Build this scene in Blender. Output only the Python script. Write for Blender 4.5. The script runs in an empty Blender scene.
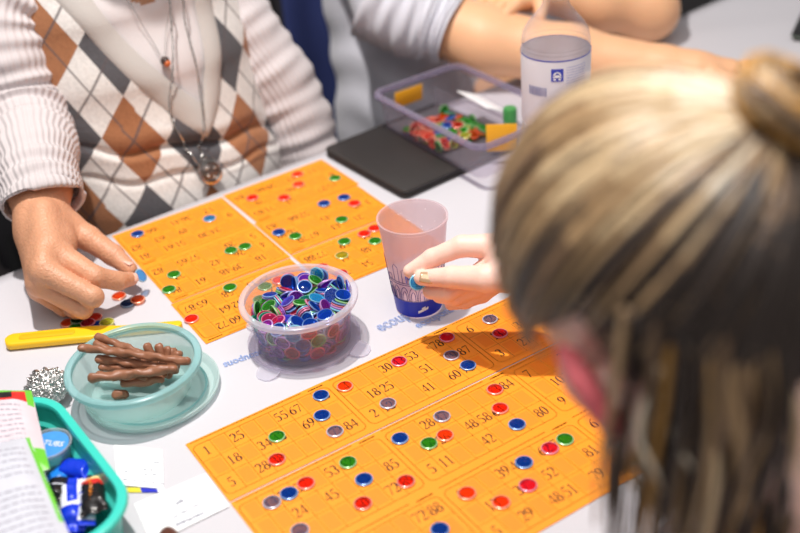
import bpy, bmesh, math, random
import numpy as np
from mathutils import Vector, Matrix, Quaternion, noise
sc = bpy.context.scene
COL = sc.collection
PI = math.pi
# ------------------------------------------------------------------ camera
# table frame: x runs along the table, y across it towards the far edge, z up, cloth top at 0
cam = bpy.data.cameras.new('camera')
camo = bpy.data.objects.new('camera', cam)
COL.objects.link(camo)
_r = Vector((0.80154, -0.59338, -0.07359)); _d = Vector((-0.36956, -0.3949, -0.84112)); _f = Vector((0.47004, 0.70138, -0.53583))
_m = Matrix((_r, -_d, -_f)).transposed().to_4x4()
_m.translation = Vector((0, 0, 0.68))
camo.matrix_world = _m
cam.sensor_width = 36.0
cam.lens = 50.0
cam.clip_start = 0.02
cam.dof.use_dof = True
cam.dof.focus_distance = 1.13
cam.dof.aperture_fstop = 2.9
sc.camera = camo
# ------------------------------------------------------------------ world and lights
sc.view_settings.view_transform = 'Standard'
sc.view_settings.look = 'None'
sc.view_settings.gamma = 1.0
sc.view_settings.use_curve_mapping = False
sc.view_settings.exposure = -0.15
world = bpy.data.worlds.new('world'); sc.world = world
world.use_nodes = True
world.node_tree.nodes['Background'].inputs[0].default_value = (1.0, 0.97, 0.96, 1)
world.node_tree.nodes['Background'].inputs[1].default_value = 0.22
def area_light(name, loc, aim, size, power, col=(1, 1, 1)):
    l = bpy.data.lights.new(name, 'AREA'); l.energy = power; l.size = size; l.color = col
    o = bpy.data.objects.new(name, l); COL.objects.link(o); o.location = loc
    o.rotation_euler = (Vector(aim) - Vector(loc)).to_track_quat('-Z', 'Y').to_euler()
    return o
area_light('key_lamp', (0.35, 0.98, 1.85), (0.45, 0.85, 0), 0.05, 43, (1, 0.95, 0.9))
area_light('ceiling_bounce', (0.20, 0.0, 2.05), (0.5, 1.05, 0.0), 1.7, 21, (1, 0.97, 0.96))
sc.cycles.transparent_max_bounces = 24
sc.cycles.max_bounces = 10

# ------------------------------------------------------------------ helpers
def lin(c):
    return tuple((v / 255 / 12.92) if v / 255 <= 0.04045 else ((v / 255 + 0.055) / 1.055) ** 2.4 for v in c) + (1.0,)
def new_mat(name):
    m = bpy.data.materials.new(name); m.use_nodes = True
    return m, m.node_tree, m.node_tree.nodes['Principled BSDF'], m.node_tree.nodes['Material Output']
def mat(name, rgb, rough=0.5, metal=0.0, var=0.0, vscale=40, bump=0.0, bscale=200, spec=0.5, sss=0.0, sheen=0.0, coat=0.0):
    m, t, b, o = new_mat(name)
    c = lin(rgb)
    b.inputs['Base Color'].default_value = c
    b.inputs['Roughness'].default_value = rough
    b.inputs['Metallic'].default_value = metal
    b.inputs['Specular IOR Level'].default_value = spec
    if sheen: b.inputs['Sheen Weight'].default_value = sheen
    if coat: b.inputs['Coat Weight'].default_value = coat
    if sss:
        b.inputs['Subsurface Weight'].default_value = sss
        b.inputs['Subsurface Radius'].default_value = (0.01, 0.004, 0.002)
        b.inputs['Subsurface Scale'].default_value = 0.6
    if var or bump:
        tc = t.nodes.new('ShaderNodeTexCoord')
    if var:
        n = t.nodes.new('ShaderNodeTexNoise'); n.inputs['Scale'].default_value = vscale; n.inputs['Detail'].default_value = 4
        t.links.new(tc.outputs['Object'], n.inputs['Vector'])
        mx = t.nodes.new('ShaderNodeMixRGB'); mx.blend_type = 'MIX'
        mx.inputs[1].default_value = tuple(v * (1 - var) for v in c[:3]) + (1,)
        mx.inputs[2].default_value = tuple(min(1, v * (1 + var)) for v in c[:3]) + (1,)
        t.links.new(n.outputs['Fac'], mx.inputs[0]); t.links.new(mx.outputs[0], b.inputs['Base Color'])
    if bump:
        n2 = t.nodes.new('ShaderNodeTexNoise'); n2.inputs['Scale'].default_value = bscale; n2.inputs['Detail'].default_value = 3
        t.links.new(tc.outputs['Object'], n2.inputs['Vector'])
        bp = t.nodes.new('ShaderNodeBump'); bp.inputs['Strength'].default_value = bump; bp.inputs['Distance'].default_value = 0.002
        t.links.new(n2.outputs['Fac'], bp.inputs['Height']); t.links.new(bp.outputs[0], b.inputs['Normal'])
    return m
def clear_mat(name, rgb, tint, fac=0.5, rough=0.2, spec=0.5, translucent=0.0, edge=0.25):
    """plastic you see through: share FAC of a solid surface over a tinted clear one"""
    m, t, b, o = new_mat(name)
    b.inputs['Base Color'].default_value = lin(rgb); b.inputs['Roughness'].default_value = rough
    b.inputs['Specular IOR Level'].default_value = spec
    tr = t.nodes.new('ShaderNodeBsdfTransparent'); tr.inputs[0].default_value = lin(tint)
    src = b
    if translucent:
        tl = t.nodes.new('ShaderNodeBsdfTranslucent'); tl.inputs[0].default_value = lin(rgb)
        m2 = t.nodes.new('ShaderNodeMixShader'); m2.inputs[0].default_value = translucent
        t.links.new(b.outputs[0], m2.inputs[1]); t.links.new(tl.outputs[0], m2.inputs[2]); src = m2
    mx = t.nodes.new('ShaderNodeMixShader'); mx.inputs[0].default_value = fac
    lw = t.nodes.new('ShaderNodeLayerWeight'); lw.inputs[0].default_value = 0.35
    ma = t.nodes.new('ShaderNodeMath'); ma.operation = 'MULTIPLY_ADD'; ma.use_clamp = True
    ma.inputs[1].default_value = edge; ma.inputs[2].default_value = fac
    t.links.new(lw.outputs['Facing'], ma.inputs[0]); t.links.new(ma.outputs[0], mx.inputs[0])
    t.links.new(tr.outputs[0], mx.inputs[1]); t.links.new(src.outputs[0], mx.inputs[2])
    t.links.new(mx.outputs[0], o.inputs['Surface'])
    return m

class MB:
    """collects faces and links them as one mesh object"""
    def __init__(s): s.v = []; s.f = []; s.mi = []; s.uv = None
    def add(s, v, f, mi=0, M=None):
        o = len(s.v)
        s.v += [tuple(M @ Vector(p)) if M else tuple(p) for p in v]
        s.f += [tuple(o + i for i in q) for q in f]; s.mi += [mi] * len(f)
        return s
    def lathe(s, prof, n=48, M=None, mi=0, a0=0, a1=2 * PI):
        v, f = [], []
        closed = abs(a1 - a0 - 2 * PI) < 1e-6
        nn = n if closed else n + 1
        for r, z in prof:
            for k in range(nn):
                a = a0 + (a1 - a0) * k / n
                v.append((max(r, 1e-5) * math.cos(a), max(r, 1e-5) * math.sin(a), z))
        for i in range(len(prof) - 1):
            for k in range(n):
                k2 = (k + 1) % nn
                f.append((i * nn + k, i * nn + k2, (i + 1) * nn + k2, (i + 1) * nn + k))
        return s.add(v, f, mi, M)
    def tube(s, path, rad, n=8, mi=0, cap=True, M=None, twist=None):
        path = [Vector(p) for p in path]
        if not hasattr(rad, '__len__'): rad = [rad] * len(path)
        v, f = [], []
        t0 = (path[1] - path[0]).normalized()
        up = t0.orthogonal().normalized()
        for i, p in enumerate(path):
            t = (path[min(i + 1, len(path) - 1)] - path[max(i - 1, 0)])
            t = t.normalized() if t.length > 1e-9 else t0
            up = (up - t * up.dot(t)); up = up.normalized() if up.length > 1e-6 else t.orthogonal().normalized()
            w = t.cross(up)
            for k in range(n):
                a = 2 * PI * k / n
                r = rad[i] * (twist(a, i) if twist else 1)
                v.append(p + (up * math.cos(a) + w * math.sin(a)) * r)
        for i in range(len(path) - 1):
            for k in range(n):
                k2 = (k + 1) % n
                f.append((i * n + k, i * n + k2, (i + 1) * n + k2, (i + 1) * n + k))
        if cap:
            f.append(tuple(range(n - 1, -1, -1))); b = (len(path) - 1) * n; f.append(tuple(b + k for k in range(n)))
        return s.add(v, f, mi, M)
    def rbox(s, hx, hy, z0, z1, r=0.004, e=0.001, M=None, mi=0, n=5, taper=1.0):
        """rounded plate: rounded corners R in plan, edges eased by E"""
        def ring(ins, z, sc_=1.0):
            out = []
            for cx, cy, a0 in ((1, 1, 0), (-1, 1, PI / 2), (-1, -1, PI), (1, -1, 1.5 * PI)):
                for k in range(n + 1):
                    a = a0 + PI / 2 * k / n
                    rr = max(r - ins, 1e-5)
                    out.append(((cx * (hx - r) + rr * math.cos(a)) * sc_, (cy * (hy - r) + rr * math.sin(a)) * sc_, z))
            return out
        rs = [ring(e, z0, taper), ring(0.3 * e, z0 + 0.3 * e, taper), ring(0, z0 + e, taper), ring(0, z1 - e), ring(0.3 * e, z1 - 0.3 * e), ring(e, z1)]
        m = len(rs[0]); v = [p for q in rs for p in q]; f = []
        for i in range(len(rs) - 1):
            for k in range(m):
                f.append((i * m + k, i * m + (k + 1) % m, (i + 1) * m + (k + 1) % m, (i + 1) * m + k))
        f.append(tuple(range(m - 1, -1, -1))); b = (len(rs) - 1) * m; f.append(tuple(b + k for k in range(m)))
        return s.add(v, f, mi, M)
    def quad(s, a, b, c, d, mi=0, M=None): return s.add([a, b, c, d], [(0, 1, 2, 3)], mi, M)
    def grid(s, fn, nu, nv, mi=0, closed_u=False):
        v, f = [], []
        for j in range(nv + 1):
            for i in range(nu + (0 if closed_u else 1)): v.append(fn(i / nu, j / nv))
        w = nu if closed_u else nu + 1
        for j in range(nv):
            for i in range(nu):
                i2 = (i + 1) % w
                f.append((j * w + i, j * w + i2, (j + 1) * w + i2, (j + 1) * w + i))
        return s.add(v, f, mi)
    def build(s, name, mats, parent=None, smooth=True, loc=None, rot=None):
        me = bpy.data.meshes.new(name)
        me.from_pydata([tuple(p) for p in s.v], [], s.f)
        for m in (mats if isinstance(mats, (list, tuple)) else [mats]): me.materials.append(m)
        me.polygons.foreach_set('material_index', s.mi)
        if smooth:
            me.polygons.foreach_set('use_smooth', [True] * len(s.f))
            if smooth != 'all':
                me.set_sharp_from_angle(angle=math.radians(42))
        me.update()
        o = bpy.data.objects.new(name, me); COL.objects.link(o)
        if parent: o.parent = parent
        if loc: o.location = loc
        if rot: o.rotation_euler = rot
        return o
def tag(o, label, cat, group=None, kind=None):
    o['label'] = label; o['category'] = cat
    if group: o['group'] = group
    if kind: o['kind'] = kind
    return o
def thing(name, label, cat, loc=(0, 0, 0), rz=0, group=None):
    o = bpy.data.objects.new(name, None); COL.objects.link(o); o.empty_display_size = 0.02
    o.location = loc; o.rotation_euler = (0, 0, rz)
    return tag(o, label, cat, group)
def structure(o): o['kind'] = 'structure'; return o
def T3(x, y, z, rz=0): return Matrix.Translation((x, y, z)) @ Matrix.Rotation(rz, 4, 'Z')
def spline(pts, n=8):
    """Catmull-Rom through tuples of any length"""
    P = [np.array(p, float) for p in pts]; P = [2 * P[0] - P[1]] + P + [2 * P[-1] - P[-2]]; out = []
    for i in range(1, len(P) - 2):
        for k in range(n):
            t = k / n
            out.append(0.5 * (2 * P[i] + (P[i + 1] - P[i - 1]) * t + (2 * P[i - 1] - 5 * P[i] + 4 * P[i + 1] - P[i + 2]) * t * t + (3 * P[i] - P[i - 1] - 3 * P[i + 1] + P[i + 2]) * t ** 3))
    out.append(P[-2]); return out
# text as a flat mesh
def text_geo(s, size, outline=0.0, sx=1.0, align='LEFT'):
    cu = bpy.data.curves.new('t', 'FONT'); cu.body = s; cu.size = size; cu.align_x = align
    cu.resolution_u = 3
    if outline:
        cu.fill_mode = 'NONE'; cu.bevel_depth = outline; cu.bevel_resolution = 0
    o = bpy.data.objects.new('t', cu); COL.objects.link(o)
    dg = bpy.context.evaluated_depsgraph_get(); dg.update()
    me = bpy.data.meshes.new_from_object(o.evaluated_get(dg))
    v = [(p.co.x * sx, p.co.y, p.co.z) for p in me.vertices]; f = [tuple(p.vertices) for p in me.polygons]
    bpy.data.objects.remove(o); bpy.data.curves.remove(cu); bpy.data.meshes.remove(me)
    return v, f
# serif numerals drawn as thick and thin pen strokes: (x, y, half width)
def arc(cx, cy, rx, ry, a0, a1, w0, w1, n=9):
    out = []
    for k in range(n):
        t = k / (n - 1); a = math.radians(a0 + (a1 - a0) * t)
        th = abs(math.cos(a)); out.append((cx + rx * math.cos(a), cy + ry * math.sin(a), w0 + (w1 - w0) * th))
    return out
TN, TK = 0.022, 0.068
DIG = {
 '0': [arc(.25, .5, .18, .46, 90, 450, TN, TK, 21)],
 '1': [[(.12, .82, TN), (.25, .93, .03)], [(.25, .97, .05), (.25, .04, .05)], [(.1, .02, TN), (.4, .02, TN)]],
 '2': [arc(.24, .72, .17, .25, 165, -30, TN, TK, 13) + [(.3, .42, .035), (.06, .05, .02)], [(.05, .05, .045), (.4, .05, .05), (.46, .2, TN)]],
 '3': [arc(.22, .74, .16, .22, 150, -80, TN, TK, 11), arc(.21, .28, .19, .26, 85, -155, TN, .06, 13)],
 '4': [[(.35, .97, .03), (.03, .3, .016)], [(.03, .28, .04), (.48, .28, .04)], [(.35, .97, .045), (.35, .02, .045)]],
 '5': [[(.12, .92, .05), (.42, .95, .05)], [(.12, .92, TN), (.09, .56, TN)], arc(.2, .31, .21, .29, 112, -140, .02, .06, 14)],
 '6': [[(.43, .97, TN), (.25, .82, .03), (.1, .55, .05), (.07, .33, .055)], arc(.25, .3, .18, .28, 90, 450, TN, TK, 19)],
 '7': [[(.05, .78, TN), (.07, .92, .04), (.46, .92, .045)], [(.46, .92, .02), (.2, .02, .04)]],
 '8': [arc(.25, .74, .145, .22, 90, 450, TN, .045, 17), arc(.25, .27, .18, .25, 90, 450, TN, TK, 17)],
 '9': [[(.07, .03, TN), (.25, .18, .03), (.4, .45, .05), (.43, .67, .055)], arc(.25, .7, .18, .27, 90, 450, TN, TK, 19)],
}
def stroke(mb, pts, M, mi=0):
    v, f = [], []
    for i, (x, y, w) in enumerate(pts):
        a = pts[max(i - 1, 0)]; b = pts[min(i + 1, len(pts) - 1)]
        dx, dy = b[0] - a[0], b[1] - a[1]; l = math.hypot(dx, dy) or 1
        nx, ny = -dy / l * w, dx / l * w
        v += [(x + nx, y + ny, 0), (x - nx, y - ny, 0)]
    for i in range(len(pts) - 1): f.append((2 * i, 2 * i + 1, 2 * i + 3, 2 * i + 2))
    mb.add(v, f, mi, M)
def numeral(mb, s, cx, cy, h, M0, mi=0, sx=1.0):
    adv = 0.52; w = adv * len(s)
    for k, ch in enumerate(s):
        M = M0 @ Matrix.Translation((cx, cy, 0)) @ Matrix.Diagonal((h * sx, h, 1, 1)) @ Matrix.Translation((k * adv - w / 2, -0.5, 0))
        for st in DIG[ch]: stroke(mb, st, M, mi)
# smooth solids: rounded cones and ellipsoids melted together, then meshed by surface nets
def smin(a, b, k):
    h = np.clip(0.5 + 0.5 * (b - a) / k, 0, 1)
    return b + (a - b) * h - k * h * (1 - h)
def d_cone(P, a, b, ra, rb):
    a = np.array(a, np.float32); b = np.array(b, np.float32); ba = b - a; L2 = float(ba @ ba) or 1e-12
    t = np.clip(((P - a) @ ba) / L2, 0, 1)
    return np.linalg.norm(P - a - t[..., None] * ba, axis=-1) - (ra + (rb - ra) * t)
def d_ell(P, c, axes, r):
    q = P - np.array(c, np.float32)
    u = np.stack([q @ np.array(ax, np.float32) for ax in axes], -1)
    k0 = np.linalg.norm(u / np.array(r, np.float32), axis=-1); k1 = np.linalg.norm(u / (np.array(r, np.float32) ** 2), axis=-1)
    return k0 * (k0 - 1) / np.maximum(k1, 1e-6)
def chain(pts):
    return [('c', pts[i][:3], pts[i + 1][:3], pts[i][3], pts[i + 1][3]) for i in range(len(pts) - 1)]
def d_prim(P, p):
    return d_cone(P, p[1], p[2], p[3], p[4]) if p[0] == 'c' else d_ell(P, p[1], p[2], p[3])
def d_group(P, prims, k):
    d = None
    for p in prims:
        q = d_prim(P, p); d = q if d is None else smin(d, q, k)
    return d
def bounds(prims, pad):
    lo = np.full(3, 1e9); hi = -lo
    for p in prims:
        pts = [(p[1], p[3]), (p[2], p[4])] if p[0] == 'c' else [(p[1], max(p[3]))]
        for c, r in pts: lo = np.minimum(lo, np.array(c) - r); hi = np.maximum(hi, np.array(c) + r)
    return lo - pad, hi + pad
def surface(fn, lo, hi, h):
    n = np.ceil((hi - lo) / h).astype(int) + 1
    g = np.stack(np.meshgrid(*[lo[i] + h * np.arange(n[i]) for i in range(3)], indexing='ij'), -1).astype(np.float32)
    D = fn(g); s = D < 0
    c = np.zeros(np.array(D.shape) - 1, int)
    cs = [(i, j, k) for i in (0, 1) for j in (0, 1) for k in (0, 1)]
    sl = lambda A, o: A[o[0]:A.shape[0] - 1 + o[0], o[1]:A.shape[1] - 1 + o[1], o[2]:A.shape[2] - 1 + o[2]]
    for o in cs: c += sl(s, o)
    act = (c > 0) & (c < 8)
    idx = -np.ones(act.shape, int); idx[act] = np.arange(act.sum())
    acc = np.zeros((act.sum(), 3)); cnt = np.zeros(act.sum())
    base = np.argwhere(act)
    for a in cs:
        for ax in range(3):
            if a[ax]: continue
            b = list(a); b[ax] = 1
            da, db = sl(D, a)[act], sl(D, b)[act]
            x = (da < 0) != (db < 0)
            t = np.where(x, da / np.where(x, da - db, 1), 0)
            p = np.tile(np.array(a, float), (len(t), 1)); p[:, ax] = t
            acc[x] += p[x]; cnt[x] += 1
    V = lo + h * (base + acc / cnt[:, None])
    F = []
    for ax in range(3):
        o1, o2 = [(1, 2), (2, 0), (0, 1)][ax]
        nn = np.array(D.shape)
        e = [slice(1, m - 1) for m in nn]; e[ax] = slice(0, nn[ax] - 1)
        e2 = list(e); e2[ax] = slice(1, nn[ax])
        A, B = s[tuple(e)], s[tuple(e2)]
        for sgn in (0, 1):
            w = np.argwhere(A & ~B if sgn else ~A & B)
            off = np.array([1, 1, 1]); off[ax] = 0
            w = w + off
            def at(d1, d2):
                q = w.copy(); q[:, o1] += d1; q[:, o2] += d2
                return idx[q[:, 0], q[:, 1], q[:, 2]]
            quad = np.stack([at(-1, -1), at(0, -1), at(0, 0), at(-1, 0)], 1)
            F.append(quad if sgn else quad[:, ::-1])
    return V, np.concatenate(F)
def solid(mb, groups, k_join, h, mi=0):
    """groups: list of (prims, k); each melts inside itself, then joins the first by k_join"""
    allp = [p for g, _ in groups for p in g]
    lo, hi = bounds(allp, 3 * h)
    def fn(P):
        d = d_group(P, *groups[0])
        if len(groups) > 1:
            r = None
            for g in groups[1:]:
                q = d_group(P, *g); r = q if r is None else np.minimum(r, q)
            d = smin(d, r, k_join)
        return d
    V, F = surface(fn, lo, hi, h)
    mb.add([tuple(p) for p in V], [tuple(int(i) for i in q) for q in F], mi)
    return mb
# ------------------------------------------------------------------ materials
M_CLOTH = mat('white_paper_cloth', (203, 201, 207), 0.75, var=0.015, vscale=6, bump=0.12, bscale=60)
M_INK = mat('brown_black_ink', (44, 24, 16), 0.7)
M_LINE = mat('thin_brown_print', (140, 76, 14), 0.7)
M_CELL = mat('darker_orange_print', (246, 140, 20), 0.6)
M_ORANGE = mat('orange_card', (255, 154, 26), 0.5, var=0.03, vscale=30)
M_BLUEPRINT = mat('light_blue_print', (150, 176, 228), 0.7)
M_WHITE = mat('white_paper', (248, 248, 250), 0.7)
M_FLOOR = mat('dark_floor', (44, 40, 42), 0.5, var=0.15, vscale=8)
M_WALL = mat('grey_brown_wall', (120, 110, 106), 0.9, var=0.05, vscale=3)
M_DARK = mat('black_plastic', (34, 34, 36), 0.4)
M_BLACKLEATHER = mat('dark_brown_black_leather', (46, 42, 41), 0.5, bump=0.3, bscale=700)
M_SILVER = mat('silver_metal', (205, 203, 200), 0.2, 1.0)
M_YELLOW = mat('yellow_plastic', (250, 196, 28), 0.35)
M_YLABEL = mat('yellow_label', (248, 178, 30), 0.5)
M_WOOD = mat('table_wood', (96, 70, 52), 0.5, var=0.1, vscale=12)
# ------------------------------------------------------------------ setting
structure(MB().quad((-3, -2, -.74), (5, -2, -.74), (5, 5, -.74), (-3, 5, -.74)).build('floor', M_FLOOR))
b = MB(); b.rbox(4, .05, -.74, 2.2, .01, M=T3(1, 5, 0)); structure(b.build('wall_back', M_WALL))
# ------------------------------------------------------------------ table and cloth
TX0, TX1, TY0, TY1 = -0.55, 2.35, 0.43, 1.196
t = thing('table', 'long table under a white cloth, people sitting on both sides', 'table', ((TX0 + TX1) / 2, (TY0 + TY1) / 2, -.74))
MB().rbox((TX1 - TX0) / 2 - .004, (TY1 - TY0) / 2 - .004, .70, .7300, .01, .002).build('tabletop', M_WOOD, t)
for sx in (-1, 1):
    for sy in (-1, 1):
        MB().rbox(.025, .025, 0, .70, .006, .002, M=T3(sx * 1.35, sy * .32, 0)).build('leg', M_DARK, t)
def cloth_z(x, y):
    n = noise.noise(Vector((x * 3.2, y * 5.0, 0.3))) * .5 + noise.noise(Vector((x * 9, y * 3, 2.2))) * .5
    far = max(0, min(1, (x - .95) / .3))
    z = -.0004 + n * .0003
    if far: z -= far * (.006 * abs(noise.noise(Vector((x * 4 + y * 5, y * 2 - x, 5)))) )
    return z
b = MB(); NX, NY, DR = 150, 50, .095
def cl(u, v):
    # v runs near hem -> top -> far hem
    x = TX0 - .003 + (TX1 - TX0 + .006) * u
    if v < .1: return (x, TY0 - .004 - .004 * math.sin(x * 19) * (1 - v / .1), -DR * (1 - v / .1) - .002)
    if v > .9: return (x, TY1 + .003 + .0 * math.sin(x * 23), -DR * ((v - .9) / .1) - .002)
    y = TY0 - .004 + (TY1 - TY0 + .007) * (v - .1) / .8
    return (x, y, cloth_z(x, y))
b.grid(cl, NX, NY)
cloth = tag(b.build('tablecloth', M_CLOTH, smooth='all'), 'white paper tablecloth with pale blue printed lettering, covering the long table', 'tablecloth')
def cloth_text(s, x, y, ang, h, sx, out):
    v, f = text_geo(s, h / .7, out, sx)
    b = MB(); b.add(v, f, 0, T3(x, y, .0007, ang)); return b.build('printed_lettering', M_BLUEPRINT, cloth, smooth=False)
cloth_text('ecoupons', .5058, .8012, -.02, .0172, .66, .0004)
cloth_text('ecoupons', .5385, .7792, -.01, .0112, .78, .00034)
cloth_text('ecoupons', .452, .8780, PI - .16, .0115, .8, .00034)
cloth_text('ecoupons', .3960, .8585, PI - .17, .0100, .8, .00034)
# ------------------------------------------------------------------ bingo sheets
TW, TH = 0.15034, 0.0942
def ticket(sheet, x0, y0, rows, flip=False, logo=True):
    """one 9 x 3 ticket printed on a sheet; local x to the right, y up, top left corner at (x0, y0)"""
    M = Matrix.Translation((x0, y0 - TH, .0006))
    if flip: M = Matrix.Translation((x0 + TW, y0, .0006)) @ Matrix.Rotation(PI, 4, 'Z')
    col = lambda c: TW * (.0855 + .1035 * c); row = lambda r: TH * (1 - (.215 + .277 * r))
    cw, ch = TW * .1035, TH * .277
    b = MB()
    # rounded frame
    x1, x2, y1, y2 = col(0) - cw / 2 - .0025, col(8) + cw / 2 + .0025, row(2) - ch / 2 - .001, row(0) + ch / 2 - .001
    rr = .006; pts = []
    for cx, cy, a0 in ((x2 - rr, y2 - rr, 0), (x1 + rr, y2 - rr, PI / 2), (x1 + rr, y1 + rr, PI), (x2 - rr, y1 + rr, 1.5 * PI)):
        for k in range(6): a = a0 + PI / 2 * k / 5; pts.append((cx + rr * math.cos(a), cy + rr * math.sin(a), .0003))
    stroke(b, pts + [pts[0]], M)
    for c in range(1, 9):
        x = col(c) - cw / 2; stroke(b, [(x, y1, .0002), (x, y2, .0002)], M)
    for r in (1, 2):
        y = row(r) + ch / 2; stroke(b, [(x1, y, .0002), (x2, y, .0002)], M)
    # small line of print along the top edge
    rnd = random.Random(int(x0 * 1e4) + 7); x = .004
    while x < TW * .80:
        w = rnd.uniform(.001, .0045); stroke(b, [(x, TH * .975, .0005), (x + w, TH * .975, .0005)], M, 0); x += w + .0006
    for r in range(3):
        for c in range(9):
            if not rows[r][c]:
                b.quad((col(c) - cw * .38, row(r) - ch * .38, .00008), (col(c) + cw * .38, row(r) - ch * .38, .00008), (col(c) + cw * .38, row(r) + ch * .38, .00008), (col(c) - cw * .38, row(r) + ch * .38, .00008), 1, M)
    fr = b.build('ticket_frame', [M_LINE, M_CELL], sheet, smooth=False)
    b = MB()
    for r in range(3):
        for c in range(9):
            if rows[r][c]: numeral(b, str(rows[r][c]), col(c), row(r), .0128, M @ Matrix.Translation((0, 0, .0002)), 0, .98)
    if logo:
        x = TW * .86
        for w in (.002, .006, .003, .004): stroke(b, [(x, TH * .955, .0008), (x + w, TH * .955, .0008)], M); x += w + .0005
    b.build('printed_numbers', M_INK, fr, smooth=False)
def sheet(label, x, y, ang, cols, rws, data, flip=False, group=None):
    b = MB(); w, h = TW * cols, TH * rws
    b.rbox(w / 2, h / 2, .0001, .0006, .0004, .0001, M=Matrix.Translation((w / 2, -h / 2, 0)), n=2)
    o = b.build('bingo_sheet', M_ORANGE, smooth=False, loc=(x, y, 0), rot=(0, 0, ang))
    tag(o, label, 'bingo sheet', group)
    for j in range(rws):
        for i in range(cols): ticket(o, i * TW, -j * TH, data[j * cols + i], flip)
    return o
_ = 0
NA = [[1, _, 25, _, _, 55, 67, _, 90], [_, 18, _, 34, 43, _, 69, 76, _], [5, _, 28, 38, _, _, _, 73, 84]]
NB = [[4, _, _, 30, 43, 53, _, 78, _], [_, 18, 25, _, _, 51, _, 79, 87], [2, 12, _, _, 41, _, 60, 71, _]]
NC = [[6, _, 21, _, 40, _, 62, _, 81], [_, 13, _, 35, _, 50, _, 74, 88], [3, _, 27, _, 48, 59, _, 70, _]]
LA = [[_, 14, 20, 37, _, 53, 62, _, _], [_, _, 24, _, 45, _, 63, _, 85], [2, 19, _, _, _, 50, _, 72, 89]]
LB = [[4, _, 28, 37, _, _, _, 73, 84], [_, 16, 26, _, 48, 58, 64, _, _], [5, 11, _, _, 42, _, 66, _, 80]]
LC = [[7, _, _, 31, _, 54, _, 70, 83], [_, 10, 22, _, 46, _, 61, _, 82], [9, _, _, 33, _, 56, _, 75, 86]]
KA = [[_, _, 23, _, 44, _, _, 72, 88], [8, 17, _, 32, _, _, 68, _, _], [_, _, 29, _, 47, 57, _, 77, _]]
KB = [[4, _, _, 39, 40, _, 62, 71, _], [_, 13, _, 37, _, 52, _, _, 81], [5, _, 29, _, 48, 51, _, 79, _]]
_c, _s = math.cos(math.radians(33.83)), math.sin(math.radians(33.83))
ox, oy = -.3145 * .68, 1.1694 * .68
NX0, NY0, NANG = ox * _c + oy * _s, -ox * _s + oy * _c, math.radians(30.7 - 33.83)
vx, vy = math.sin(NANG), -math.cos(NANG)
sheet('orange bingo strip of three tickets nearest the round clear tub, starting with 1 and 25', NX0, NY0, NANG, 3, 1, [NA, NB, NC])
g = .0018
sheet('large orange bingo sheet of six tickets at the bottom, right under the blond head', NX0 + vx * (TH + g), NY0 + vy * (TH + g), NANG, 3, 2, [LA, LB, LC, KA, KB, NC])
F1 = [[_, _, 24, 30, _, 51, 61, _, 81], [9, _, _, _, 49, _, 63, _, 82], [_, 12, _, 36, 41, _, 66, 78, _]]
F2 = [[_, 18, _, 39, 48, _, 61, _, 86], [4, _, 26, _, 42, _, _, 73, _], [5, _, 20, _, _, 57, 65, _, 82]]
F3 = [[_, 14, _, 30, 44, _, 60, 72, _], [7, _, 22, _, _, 52, 64, _, _], [_, _, 29, 33, _, 58, _, 65, 87]]
F4 = [[_, 15, 27, _, _, 53, _, 71, 85], [6, _, _, 35, 46, _, _, 79, _], [_, 11, _, 32, _, 50, 66, _, 84]]
F5 = [[_, _, 21, _, 43, _, 67, 70, _], [3, 19, _, _, 45, _, _, 76, 89], [_, 16, _, 38, _, 52, 68, _, 83]]
F6 = [[8, _, _, 31, _, 54, _, 74, _], [_, 13, 23, _, 48, _, 61, _, _], [1, _, _, 34, _, 59, _, 77, 88]]
R = math.radians
sheet('orange double bingo sheet at far left, its corner beside the pinching hand', .375, 1.1920, R(-3.4), 1, 2, [F1, F2], True)
sheet('single orange bingo sheet partly behind the round clear tub, its corner at the teal tub', .3615, 1.0025, R(-3.6), 1, 1, [F3], True)
sheet('orange bingo sheet farthest back, right against the argyle vest', .5285, 1.1860, R(-1.8), 1, 1, [F4], True)
sheet('orange bingo sheet in the middle of the far right column, three blue chips on it', .5215, 1.0935, R(-3.0), 1, 1, [F5], True)
sheet('orange bingo sheet between the round clear tub and the plastic cup', .5165, .9975, R(-3.0), 1, 1, [F6], True)
# ------------------------------------------------------------------ chips
CH = {'B': ((14, 84, 190), (70, 130, 235), .62), 'L': ((70, 160, 225), (130, 200, 250), .6), 'D': ((20, 70, 130), (60, 120, 190), .75), 'G': ((66, 170, 50), (120, 225, 110), .42), 'E': ((24, 86, 50), (60, 140, 80), .8),
      'R': ((232, 62, 34), (255, 130, 105), .40), 'O': ((240, 92, 30), (255, 160, 110), .36), 'C': ((215, 40, 78), (250, 120, 150), .40), 'V': ((150, 146, 176), (196, 190, 226), .34), 'Y': ((186, 190, 40), (226, 226, 110), .65),
      'P': ((150, 60, 190), (206, 140, 240), .45), 'M': ((226, 50, 120), (255, 130, 180), .40), 'T': ((20, 160, 130), (110, 225, 200), .45), 'U': ((92, 92, 220), (160, 160, 255), .45), 'W': ((40, 170, 225), (130, 215, 245), .7)}
CFAC = .5
CN = {'B': 'blue', 'L': 'light blue', 'D': 'dark blue', 'G': 'green', 'E': 'dark green', 'R': 'red', 'O': 'orange', 'C': 'crimson', 'V': 'grey violet', 'Y': 'yellow', 'P': 'purple', 'M': 'pink', 'T': 'teal green', 'U': 'violet blue', 'W': 'cyan'}
CM = {k: clear_mat('chip_' + CN[k].replace(' ', '_'), a, tuple(int(255 - (255 - v) * .62) for v in t_), f_ * CFAC, .12, .7, .25, .12) for k, (a, t_, f_) in CH.items()}
CR = {k: mat('rim_' + CN[k].replace(' ', '_'), tuple(int(v * .5 + 250 * .5) for v in a), .22, .35) for k, (a, t_, f_) in CH.items()}
CHR, CHT = .0082, .0016
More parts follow.
